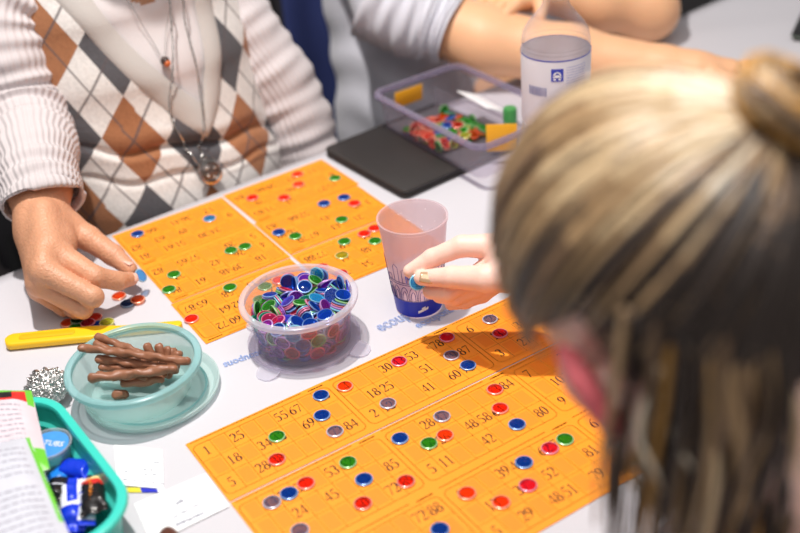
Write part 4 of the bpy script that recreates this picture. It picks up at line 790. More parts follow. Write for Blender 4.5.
# ------------------------------------------------------------------ foil ball
b = MB(); bm = bmesh.new(); bmesh.ops.create_icosphere(bm, subdivisions=5, radius=1)
for v_ in bm.verts:
    p = v_.co.copy(); n1 = noise.voronoi(p * 3.1)[0]; n2 = noise.voronoi(p * 7.0 + Vector((3, 1, 2)))[0]
    r = .0218 * (.84 + .26 * (n1[1] - n1[0]) + .16 * (n2[1] - n2[0]) + .04 * noise.noise(p * 14))
    v_.co = Vector((p.x * r, p.y * r, p.z * r * .84))
bm.verts.index_update()
b.add([tuple(v_.co) for v_ in bm.verts], [tuple(q.index for q in f_.verts) for f_ in bm.faces]); bm.free()
zmin = min(p[2] for p in b.v)
tag(b.build('foil_ball', mat('crumpled_foil', (214, 212, 210), .24, 1.0, bump=.6, bscale=420), smooth=False, loc=(.1925, .9280, -zmin + .0002)), 'crumpled silver foil ball beside the mint tub', 'foil ball')
# ------------------------------------------------------------------ teal tray with sweets, bags
M_TEAL = clear_mat('teal_plastic', (66, 200, 186), (120, 225, 212), .84, .3, .5, .25)
M_TEALRIM = mat('teal_rim_plastic', (60, 204, 188), .3)
tr = thing('plastic_tray', 'turquoise plastic box of wrapped sweets at the lower left corner', 'tray', (.074, .781, 0))
def rr_ring(hx, hy, r, z, n=8):
    out = []
    for cx, cy, a0 in ((1, 1, 0), (-1, 1, PI / 2), (-1, -1, PI), (1, -1, 1.5 * PI)):
        for k in range(n + 1): a = a0 + PI / 2 * k / n; out.append((cx * (hx - r) + r * math.cos(a), cy * (hy - r) + r * math.sin(a), z))
    return out
def loft(rings):
    b = MB(); m = len(rings[0]); v = [p for q in rings for p in q]; f = []
    for i in range(len(rings) - 1):
        for k in range(m): f.append((i * m + k, i * m + (k + 1) % m, (i + 1) * m + (k + 1) % m, (i + 1) * m + k))
    f.append(tuple(range(m - 1, -1, -1))); f.append(tuple((len(rings) - 1) * m + k for k in range(m)))
    return b.add(v, f)
loft([rr_ring(.092, .092, .032, .0006), rr_ring(.098, .098, .036, .004), rr_ring(.1045, .1045, .043, .046), rr_ring(.1025, .1025, .042, .046), rr_ring(.0995, .0995, .039, .030), rr_ring(.0955, .0955, .036, .0285), rr_ring(.0925, .0925, .033, .006), rr_ring(.088, .088, .030, .0032)]).build('tray_wall', M_TEAL, tr)
b = MB(); m_ = [rr_ring(.1020, .1020, .0425, .0445), rr_ring(.1095, .1095, .048, .0440), rr_ring(.1110, .1110, .049, .0465), rr_ring(.1100, .1100, .048, .0495), rr_ring(.1070, .1070, .046, .0505), rr_ring(.1030, .1030, .043, .0500), rr_ring(.1018, .1018, .042, .0475), rr_ring(.1020, .1020, .0425, .0445)]
mm = len(m_[0]); b.add([p for q in m_ for p in q], [(i * mm + k, i * mm + (k + 1) % mm, (i + 1) * mm + (k + 1) % mm, (i + 1) * mm + k) for i in range(7) for k in range(mm)]); b.build('tray_rim', M_TEALRIM, tr)
# sweets: pillow wrappers with crimped ends
def wrapper(name, label, loc, rot, L, W, H, mats, bands, cat='sweet', text=None, tcol=None, seed=0):
    """mats by position along the length; crimped flat ends"""
    t = thing(name, label, cat, loc, 0, 'wrapped sweets in the turquoise tray'); t.rotation_euler = rot
    b = MB(); nu, nv = 28, 26; rnd = Vector((seed * 3.7, seed, 1))
    v, f, mi = [], [], []
    for i in range(nu + 1):
        s_ = i / nu; x = (s_ - .5) * L
        e = min(s_, 1 - s_); fl = min(1, max(0, (e - .10) / .13)); fl = fl * fl * (3 - 2 * fl)
        for k in range(nv):
            a = 2 * PI * k / nv; cw = (1.12 - .12 * fl)
            y = W / 2 * cw * math.cos(a); z = (H / 2 * fl + .0007) * math.copysign(abs(math.sin(a)) ** .7, math.sin(a))
            nn = noise.noise(Vector((x * 160, y * 160, z * 160)) + rnd) * .0010
            v.append((x, y, H / 2 + z + nn + (0 if fl > .05 else .0008 * math.sin(y * 1800))))
    for i in range(nu):
        for k in range(nv):
            f.append((i * nv + k, i * nv + (k + 1) % nv, (i + 1) * nv + (k + 1) % nv, (i + 1) * nv + k)); mi.append(bands(i / nu, k / nv))
    b.v = v; b.f = f + [tuple(range(nv - 1, -1, -1)), tuple(nu * nv + k for k in range(nv))]; b.mi = mi + [bands(0, 0), bands(1, 0)]
    w_ = b.build('wrapper', mats, t, smooth='all')
    if text:
        vv, ff = text_geo(text, W * .62, 0, 1.0, 'CENTER'); b = MB()
        b.add([(p[0] * .95, p[1] - W * .22, H + .0013 - 6 * (p[1] - W * .22) ** 2 / max(W, .01)) for p in vv], ff); b.build('printed_name', tcol, t, smooth=False)
    return t
M_FB = mat('blue_foil_wrapper', (18, 60, 220), .25, .15, coat=.4); M_FW = mat('white_foil_wrapper', (236, 238, 248), .3, coat=.3); M_FK = mat('black_foil_wrapper', (30, 26, 26), .25, .1, coat=.4)
M_FR = mat('red_foil_print', (206, 40, 34), .3); M_FC = mat('cream_print', (248, 220, 150), .4); M_FO = mat('orange_print', (250, 146, 40), .4); M_FLB = mat('sky_blue_wrapper', (30, 130, 226), .3, coat=.3)
wrapper('wrapped_sweet', 'blue and white wrapped sweet, left of the pair standing out in the tray', (.1455, .7500, .0165), (.1, -.12, 1.185), .060, .019, .014, [M_FB, M_FW], lambda s, k: 1 if .36 < s < .80 and (k < .16 or k > .34 and k < .5) else (1 if .36 < s < .44 else 0), text=None, seed=1)
wrapper('wrapped_sweet', 'white wrapped sweet with blue marks, between the blue sweet and the black one', (.1545, .7420, .0200), (.35, -.05, 1.16), .054, .014, .012, [M_FW, M_FB], lambda s, k: 1 if (s < .10 or .3 < s < .38 or .6 < s < .64) else 0, seed=2)
wrapper('wrapped_sweet', 'black wrapped sweet with orange lettering and a red and cream flash', (.1645, .7410, .0240), (-.15, .05, 1.20), .052, .021, .012, [M_FK, M_FR, M_FC], lambda s, k: (1 if .70 < s + .35 * k < .80 else 2 if .80 <= s + .35 * k < .89 else 1 if .89 <= s + .35 * k < .95 else 0) if k < .5 else 0, text='xoxo', tcol=M_FO, seed=3)
wrapper('wrapped_sweet', 'plain blue wrapped sweet under the small pudding cup', (.1660, .7850, .0200), (0, .1, 2.2), .040, .020, .013, [M_FB], lambda s, k: 0, seed=4)
wrapper('wrapped_sweet', 'black sweet wrapper beside the candy bag edge in the tray', (.1420, .7720, .0200), (0, .1, 1.0), .034, .018, .012, [M_FK, M_FW], lambda s, k: 1 if .45 < s < .5 else 0, seed=5)
wrapper('wrapped_sweet', 'sky blue sweet wrapper showing behind the black one near the candy bag', (.1480, .7880, .0170), (0, 0, .4), .036, .018, .012, [M_FLB], lambda s, k: 0, seed=6)
wrapper('wrapped_sweet', 'lower blue wrapped sweet at the front end of the tray', (.1330, .7180, .0050), (0, 0, 1.3), .050, .018, .012, [M_FB, M_FW], lambda s, k: 1 if .7 < s < .75 else 0, seed=7)
pc = thing('pudding_cup', 'small clear round cup with a blue printed foil lid inside the turquoise tray', 'cup', (.1555, .8150, .0062))
b = MB(); b.lathe([(0, 0), (.0125, 0), (.0145, .003), (.0175, .030), (.0205, .0345), (.0205, .0365), (.0190, .0365), (.0165, .031)], 40); b.build('cup_wall', M_CLEARRIM, pc)
b = MB(); b.lathe([(0, .0345), (.0172, .0345), (.0176, .0350), (0, .0352)], 40); ll = b.build('foil_lid', mat('blue_lid_print', (70, 150, 222), .4, var=.12, vscale=200), pc)
v, f = text_geo('TUBS', .0088, 0, .95, 'CENTER'); b = MB(); b.add(v, f, 0, T3(.0015, -.004, .0355, -.85)); b.build('printed_name', M_WHITE, ll, smooth=False)
b = MB(); b.lathe([(0, 0), (.004, 0), (0, .0001)], 9, M=T3(-.008, .008, .0354)); b.build('green_spot', mat('green_print', (80, 190, 70), .5), ll)
# bags over the tray
M_BAGP = mat('pinkish_white_bag', (220, 206, 213), .45, var=.05, vscale=60); M_BAGW = mat('pale_grey_bag', (204, 206, 216), .45, var=.04, vscale=60)
M_BAGG = mat('lime_green_bag_edge', (112, 204, 58), .4); M_BAGR = mat('bag_red_print', (226, 46, 40), .4); M_BAGK = mat('bag_black_print', (38, 32, 36), .45); M_GREYINK = mat('small_grey_print', (176, 174, 186), .7)
def bag(name, label, TL, TR, BR, BL, z, mats, region, marks, inkrot, seed, cat='bag', part2='small_print'):
    t = thing(name, label, cat, ((TL[0] + TR[0] + BR[0] + BL[0]) / 4, (TL[1] + TR[1] + BR[1] + BL[1]) / 4, z)); o_ = Vector(t.location)
    TL, TR, BR, BL = [Vector((p[0], p[1], 0)) - Vector((o_.x, o_.y, 0)) for p in (TL, TR, BR, BL)]
    def pos(u, v, up):
        p = (TL * (1 - u) + TR * u) * (1 - v) + (BL * (1 - u) + BR * u) * v
        e = min(u, 1 - u, v, 1 - v); pf = min(1, e / .25); pf = pf * (2 - pf)
        h = .009 * pf + .0016 * noise.noise(Vector((u * 5 + seed, v * 7, seed)))
        p.z = (h if up else -.004 * pf); return p
    b = MB(); n = 30; v = [pos(i / n, j / n, 1) for j in range(n + 1) for i in range(n + 1)]; v += [pos(i / n, j / n, 0) for j in range(n + 1) for i in range(n + 1)]
    f, mi = [], []; q = (n + 1) ** 2
    for j in range(n):
        for i in range(n):
            a = j * (n + 1) + i
            f.append((a + n + 1, a + n + 2, a + 1, a)); mi.append(region((i + .5) / n, (j + .5) / n)); f.append((q + a, q + a + 1, q + a + n + 2, q + a + n + 1)); mi.append(0)
    b.v, b.f, b.mi = v, f, mi; b.build('bag_sheet', mats, t, smooth='all')
    b = MB(); rnd = random.Random(seed)
    for (u0, u1, v0, dv, nl, hw) in marks:
        for r in range(nl):
            u = u0; vv = v0 + r * dv
            while u < u1:
                w = rnd.uniform(.015, .07); u2 = min(u + w, u1)
                A = pos(u, vv, 1); B_ = pos(u2, vv, 1); dn = (pos(u, vv + .01, 1) - A).normalized() * hw
                k = Vector((0, 0, .0005)); b.quad(A - dn + k, A + dn + k, B_ + dn + k, B_ - dn + k); u = u2 + rnd.uniform(.008, .02)
    b.build(part2, M_GREYINK, t, smooth=False)
    return t
bag('candy_bag', 'crinkled candy bag with red and black band along its top, over the turquoise tray', (0.0963, 0.9481), (0.1683, 0.8822), (0.1409, 0.7666), (0.0558, 0.7859), .0548, [M_BAGP, M_BAGG, M_BAGR, M_BAGK],
    lambda u, v: 1 if v < .06 else (2 if u > .80 else 3) if v < .17 and u < .94 else (2 if v < .20 and u < .94 else 1 if (u > .94 and (v < .22)) or (u > .86 and v > .78) else 0), [(.1, .86, .27, .058, 9, .0008)], 0, 3)
bag('candy_bag', 'pale grey candy bag back with lime edge and small print, frontmost at lower left', (0.0510, 0.8466), (0.1397, 0.8027), (0.1183, 0.6426), (0.0153, 0.6528), .0665, [M_BAGW, M_BAGG],
    lambda u, v: 1 if u > .955 and v < .75 else 0, [(.06, .92, .12, .055, 5, .0008), (.06, .92, .46, .05, 9, .0010)], 0, 8)
# ------------------------------------------------------------------ notes
M_PEN = mat('grey_blue_pen', (96, 98, 130), .6)
def note(label, pts, seed, rows, z=.0008):
    b = MB(); c = sum((Vector(p) for p in pts), Vector((0, 0))) / 4
    q = [(p[0] - c.x, p[1] - c.y) for p in pts]
    b.add([(p[0], p[1], 0) for p in q] + [(p[0], p[1], .0004) for p in q], [(0, 1, 2, 3), (7, 6, 5, 4)] + [(i, 4 + i, 4 + (i + 1) % 4, (i + 1) % 4) for i in range(4)])
    o = b.build('paper_note', M_WHITE, smooth=False, loc=(c.x, c.y, z)); tag(o, label, 'note')
    A = Vector(q[0]); U = Vector(q[1]) - A; V = Vector(q[3]) - A; b = MB(); rnd = random.Random(seed)
    for (u0, u1, v0, amp, hw) in rows:
        n = int((u1 - u0) * 130) + 4; pts2 = []
        for k in range(n):
            t_ = k / (n - 1); p = A + U * (u0 + (u1 - u0) * t_) + V * (v0 + amp * math.sin(k * 1.9 + rnd.random()) * rnd.uniform(.4, 1))
            pts2.append((p.x, p.y, hw))
        stroke(b, pts2, Matrix.Translation((0, 0, .0005)))
    b.build('handwriting', M_PEN, o, smooth=False)
    return o
M_WRAPY = mat('yellow_strip_print', (226, 214, 60), .4); M_WRAPB = mat('blue_strip_print', (40, 50, 190), .4); M_WRAPG = mat('grey_strip_print', (130, 150, 160), .4)
b = MB(); P0, P1, P2, P3 = [Vector(p) for p in ((.1905, .7690), (.2236, .7400), (.2225, .7330), (.1885, .7625))]; cc = (P0 + P1 + P2 + P3) / 4
def lerp4(u, v): p = (P0 * (1 - u) + P1 * u) * (1 - v) + (P3 * (1 - u) + P2 * u) * v; return (p.x - cc.x, p.y - cc.y, .0006)
for k in range(12):
    u0, u1 = k / 12, (k + 1) / 12; mi = 2 if k < 2 else 0 if k < 6 else (1 if 6 <= k < 10 else 3)
    b.quad(lerp4(u0, 1), lerp4(u1, 1), lerp4(u1, 0), lerp4(u0, 0), mi)
tag(b.build('sweet_wrapper', [M_WRAPY, M_WRAPB, M_WRAPG, M_WHITE], smooth=False, loc=(cc.x, cc.y, 0)), 'flat yellow and blue wrapper strip peeping out from under the upper white note', 'wrapper')
note('small white note with faint rows of figures beside the turquoise tray', [(.2128, .8230), (.2450, .7857), (.2224, .7378), (.1926, .7702)], 5, [(.78, .9, .35, .02, .0003), (.55, .62, .55, .02, .0003), (.68, .74, .55, .02, .0003), (.15, .22, .66, .02, .0003), (.55, .62, .68, .02, .0003), (.72, .8, .66, .02, .0003), (.12, .22, .86, .02, .0003), (.3, .4, .86, .02, .0003), (.5, .6, .86, .02, .0003), (.68, .76, .86, .02, .0003), (.84, .92, .86, .02, .0003)], .0012)
note('white note with handwriting lying at the left corner of the large orange sheet', [(.1937, .7381), (.2610, .7312), (.2570, .6803), (.1848, .6843)], 9, [(.48, .58, .38, .07, .0003), (.70, .86, .28, .02, .0002), (.36, .44, .66, .04, .0003), (.47, .58, .64, .04, .0003), (.62, .74, .62, .03, .0003), (.36, .74, .84, .05, .0004)])
# ------------------------------------------------------------------ cup
CUPX, CUPY, CUPH = .5656, .8137, .111
M_CUP = clear_mat('frosted_pinkish_plastic', (250, 236, 240), (254, 247, 250), .40, .3, .5, .55, .18)
M_CUPBLUE = clear_mat('printed_blue_base', (34, 52, 196), (70, 80, 220), .90, .35, .5, .2)
M_NAVY = mat('navy_print', (44, 52, 120), .6)
cup = thing('plastic_cup', 'frosted plastic cup with blue printed base and drawn arches behind the reaching hand', 'cup', (CUPX, CUPY, 0))
cr = lambda z: .0246 + (.0362 - .0246) * z / CUPH
b = MB(); b.lathe([(0, .002), (cr(0) - .002, .002), (cr(.0), .0005), (cr(.001), .001)] + [(cr(z), z) for z in (.0245, .06, CUPH - .004)] + [(cr(CUPH) + .0008, CUPH - .003), (cr(CUPH) + .0010, CUPH), (cr(CUPH) - .0012, CUPH), (cr(CUPH) - .0014, CUPH - .004), (cr(.06) - .0012, .06), (cr(.02) - .0012, .02), (cr(.0035) - .0012, .0035), (0, .0035)], 64); b.build('cup_wall', M_CUP, cup)
b = MB(); b.lathe([(cr(.0012) + .0003, .0012), (cr(.022) + .0003, .022)], 64); bb = b.build('blue_base_print', M_CUPBLUE, cup)
CA = math.atan2(-CUPY, -CUPX)
def cpt(s_, z, off=.0005): a = CA + s_; r = cr(z) + off; return (r * math.cos(a), r * math.sin(a), z)
b = MB()
for a0 in np.arange(-1.5, 1.5, .33):
    for sc_ in (1, .55):
        pts = [cpt(a0 + .145 * sc_ * math.cos(t_), (.0235 if t_ in (0, PI) else .0285 + .0125 * sc_ * math.sin(t_))) for t_ in [0] + [PI * k / 10 for k in range(1, 10)] + [PI]]
        b.tube(pts, .00032, 4)
for z in (.0228, .0440, .0465): b.tube([cpt(-1.6 + 3.2 * k / 30, z) for k in range(31)], .0003, 4)
rnd = random.Random(2)
for k in range(9):
    a0 = -1.45 + .34 * k; h = rnd.uniform(.052, .068); w_ = .10
    b.tube([cpt(a0 - w_, .047), cpt(a0 - w_, h), cpt(a0 - w_ * .2, h + rnd.uniform(0, .005)), cpt(a0 + w_, h), cpt(a0 + w_, .047)], .00028, 4)
b.build('printed_drawing', M_NAVY, cup, smooth=False)
def on_cup(s_, size, a0, z0, m, name, sx=1.0):
    v, f = text_geo(s_, size, 0, sx); b = MB(); b.add([cpt(a0 + p[0] / cr(z0), z0 + p[1], .0009) for p in v], f); return b.build(name, m, cup, smooth=False)
on_cup('Mun', .0135, -.42, .048, mat('blue_print', (40, 70, 200), .5), 'printed_name', .8)
b = MB(); pts = [(-.05 + .42 * k / 14) for k in range(15)]
for w0, w1, dz in ((0, 15, 0), (5, 11, .0022)):
    v, f = [], []
    for k in range(w0, w1):
        z = .0085 + .0045 * (k / 14) + dz; hh = .0016 * (1 + .3 * math.sin(k * 2.1)); v += [cpt(pts[k], z - hh, .0008), cpt(pts[k], z + hh, .0008)]
    f = [(2 * i, 2 * i + 2, 2 * i + 3, 2 * i + 1) for i in range((w1 - w0) - 1)]; b.add(v, f)
b.build('white_mark', M_WHITE, cup, smooth=False)
b = MB()
for k in range(60):
    a = rnd.uniform(0, 2 * PI); z = rnd.uniform(.055, CUPH - .008); r = cr(z) - .0012
    b.lathe([(.0006, -.0001), (.0004, .0004), (0, .0006)], 6, M=Matrix.Translation((r * math.cos(a), r * math.sin(a), z)) @ Vector((-math.cos(a), -math.sin(a), 0)).to_track_quat('Z', 'Y').to_matrix().to_4x4())
b.build('droplets', clear_mat('droplet', (255, 255, 255), (250, 250, 255), .6, .05), cup)
# ------------------------------------------------------------------ water bottle
M_PET = clear_mat('clear_bottle_plastic', (190, 188, 198), (254, 254, 254), .015, .05, 1.0, 0, .5)
M_WATER = clear_mat('water', (226, 226, 240), (254, 254, 255), .0, .03, .6, 0, .03)
bo = thing('water_bottle', 'clear plastic water bottle with a white and blue label, behind the blond hair', 'bottle', (.852, .905, 0))
BR = .0405
prof = [(0, .004), (.030, .0006), (.037, .002), (.0400, .012), (BR, .03)] + [(BR - (.0009 if k % 2 else 0), .19 - .002 * (7 - k)) for k in range(0)] + [(BR, .186), (BR - .0012, .1885), (BR, .191), (BR - .0014, .1935), (BR, .196), (BR - .001, .2005), (.0385, .207), (.0335, .2155), (.0265, .2245), (.0195, .2330), (.0158, .2390), (.0150, .2460), (.0172, .2475), (.0172, .2490), (.0148, .2500), (.0142, .2580)]
b = MB(); b.lathe(prof, 56); b.build('bottle_wall', M_PET, bo)
b = MB(); b.lathe([(0, .006), (.030, .0022), (.036, .0036), (.0392, .013), (BR - .0012, .03), (BR - .0012, .186), (0, .1862)], 48); b.build('water', M_WATER, bo)
b = MB(); b.lathe([(.0157, .2505), (.0160, .2520), (.0160, .2640), (.0150, .2650), (0, .2650), (0, .2600), (.0144, .2600), (.0144, .2505), (.0157, .2505)], 40); b.build('cap', mat('blue_cap', (60, 90, 190), .4), bo)
b = MB(); b.lathe([(BR + .0003, .098), (BR + .0005, .0985), (BR + .0005, .1845), (BR + .0003, .185)], 64); lb = b.build('label', clear_mat('white_bottle_label', (250, 247, 252), (254, 253, 254), .88, .5, .5, .35, .05), bo)
BA = math.atan2(-.905, -.852)
def bpt(px, z): a = BA + math.asin(max(-1, min(1, px / BR))); return ((BR + .0008) * math.cos(a), (BR + .0008) * math.sin(a), z)
def bquad(b, x0, x1, z0, z1, mi=0):
    n = 6; v = []
    for k in range(n + 1): x = x0 + (x1 - x0) * k / n; v += [bpt(x, z0), bpt(x, z1)]
    b.add(v, [(2 * i, 2 * i + 2, 2 * i + 3, 2 * i + 1) for i in range(n)], mi)
M_LBLUE = mat('label_blue_print', (52, 70, 190), .5)
b = MB(); b.lathe([(BR + .0007, .1838), (BR + .0008, .1845), (BR + .0007, .1852)], 64); b.build('blue_line', M_LBLUE, lb)
b = MB(); bquad(b, -.0052, .0086, .1600, .1755); sq = b.build('blue_square', M_LBLUE, lb, smooth=False)
b = MB(); BRo = BR; BR += .0004
for k in range(8):
    a0, a1 = PI * k / 8, PI * (k + 1) / 8; cx, cz = .0017, .1675
    for r0, r1 in ((.0030, .0046),):
        b.add([bpt(cx + r0 * math.cos(a0), cz + r0 * math.sin(a0)), bpt(cx + r1 * math.cos(a0), cz + r1 * math.sin(a0)), bpt(cx + r1 * math.cos(a1), cz + r1 * math.sin(a1)), bpt(cx + r0 * math.cos(a1), cz + r0 * math.sin(a1))], [(3, 2, 1, 0)])
bquad(b, -.0012, .0046, .1662, .1682); bquad(b, -.0032, .0066, .1650, .1664); bquad(b, -.0026, .0002, .1618, .1640); bquad(b, .0030, .0058, .1618, .1640)
b.build('white_figure', M_WHITE, sq, smooth=False)
b = MB(); x = -.030; rb = random.Random(5)
while x < -.011: w_ = rb.choice((.0005, .0008, .0012)); bquad(b, x, x + w_, .1410, .1520); x += w_ + .0007
b.build('barcode', mat('grey_blue_bars', (130, 134, 176), .6), lb, smooth=False)
b = MB()
for r in range(7):
    x = .012
    while x < .032: w_ = rb.uniform(.001, .004); bquad(b, x, min(x + w_, .033), .1760 - .0032 * r, .1769 - .0032 * r); x += w_ + .0008
b.build('small_print', mat('pale_blue_print', (166, 170, 214), .6), lb, smooth=False)
BR = BRo
# ------------------------------------------------------------------ leather case and clear box
wl = thing('leather_case', 'flat black zipped case lying under the clear box', 'case', (.792, 1.1020, 0), R(1.5))
b = MB(); b.rbox(.102, .0900, .0005, .0062, .010, .003); b.build('back_cover', M_BLACKLEATHER, wl)
b = MB(); b.rbox(.102, .0900, .0072, .0128, .010, .003); b.build('front_cover', M_BLACKLEATHER, wl)
b = MB(); b.rbox(.1000, .0880, .0062, .0072, .009, .0002); b.build('zip', mat('dark_grey_zip', (92, 90, 92), .35, .6, bump=.6, bscale=900), wl)
M_BOX = clear_mat('smoky_clear_plastic', (200, 194, 206), (252, 251, 253), .03, .08, .8, .3, .2)
M_BOXRIM = clear_mat('smoky_rim_plastic', (160, 150, 172), (226, 221, 234), .30, .12, .8, 0, .3)
BX, BY, BZ = .8470, 1.0700, .0132
bx = thing('storage_box', 'clear smoky plastic box of chips with yellow labels, beside the resting forearms', 'box', (BX, BY, BZ), R(-1.5))
HX, HY, BHH = .0735, .1170, .0530
loft([rr_ring(HX - .010, HY - .010, .012, 0), rr_ring(HX - .007, HY - .007, .014, .002), rr_ring(HX - .002, HY - .002, .016, BHH - .004), rr_ring(HX - .0035, HY - .0035, .015, BHH - .004), rr_ring(HX - .0085, HY - .0085, .0125, .0035), rr_ring(HX - .011, HY - .011, .011, .002)]).build('box_wall', M_BOX, bx)
b = MB(); m_ = [rr_ring(HX - .004, HY - .004, .015, BHH - .006), rr_ring(HX + .004, HY + .004, .020, BHH - .006), rr_ring(HX + .005, HY + .005, .021, BHH - .003), rr_ring(HX + .003, HY + .003, .019, BHH), rr_ring(HX - .003, HY - .003, .0155, BHH), rr_ring(HX - .004, HY - .004, .015, BHH - .006)]
mm = len(m_[0]); b.add([p for q in m_ for p in q], [(i * mm + k, i * mm + (k + 1) % mm, (i + 1) * mm + (k + 1) % mm, (i + 1) * mm + k) for i in range(5) for k in range(mm)]); b.build('box_rim', M_BOXRIM, bx)
b = MB(); b.rbox(.0008, HY - .012, .004, .034, .0006, .0002, M=T3(.022, 0, 0)); b.build('divider', M_BOX, bx)
b = MB(); b.rbox(.0008, .0008, 0, .001, .0004, .0001)
b = MB(); b.rbox(.0235, .0004, .022, .046, .0003, .0001, M=T3(-.022, HY - .0078, 0) @ Matrix.Rotation(.10, 4, 'X')); b.build('yellow_label', M_YLABEL, bx)
b = MB(); b.rbox(.0200, .0006, .008, .046, .0003, .0001, M=T3(-.002, -.074, 0, -.69)); b.build('yellow_divider_tab', M_YLABEL, bx)
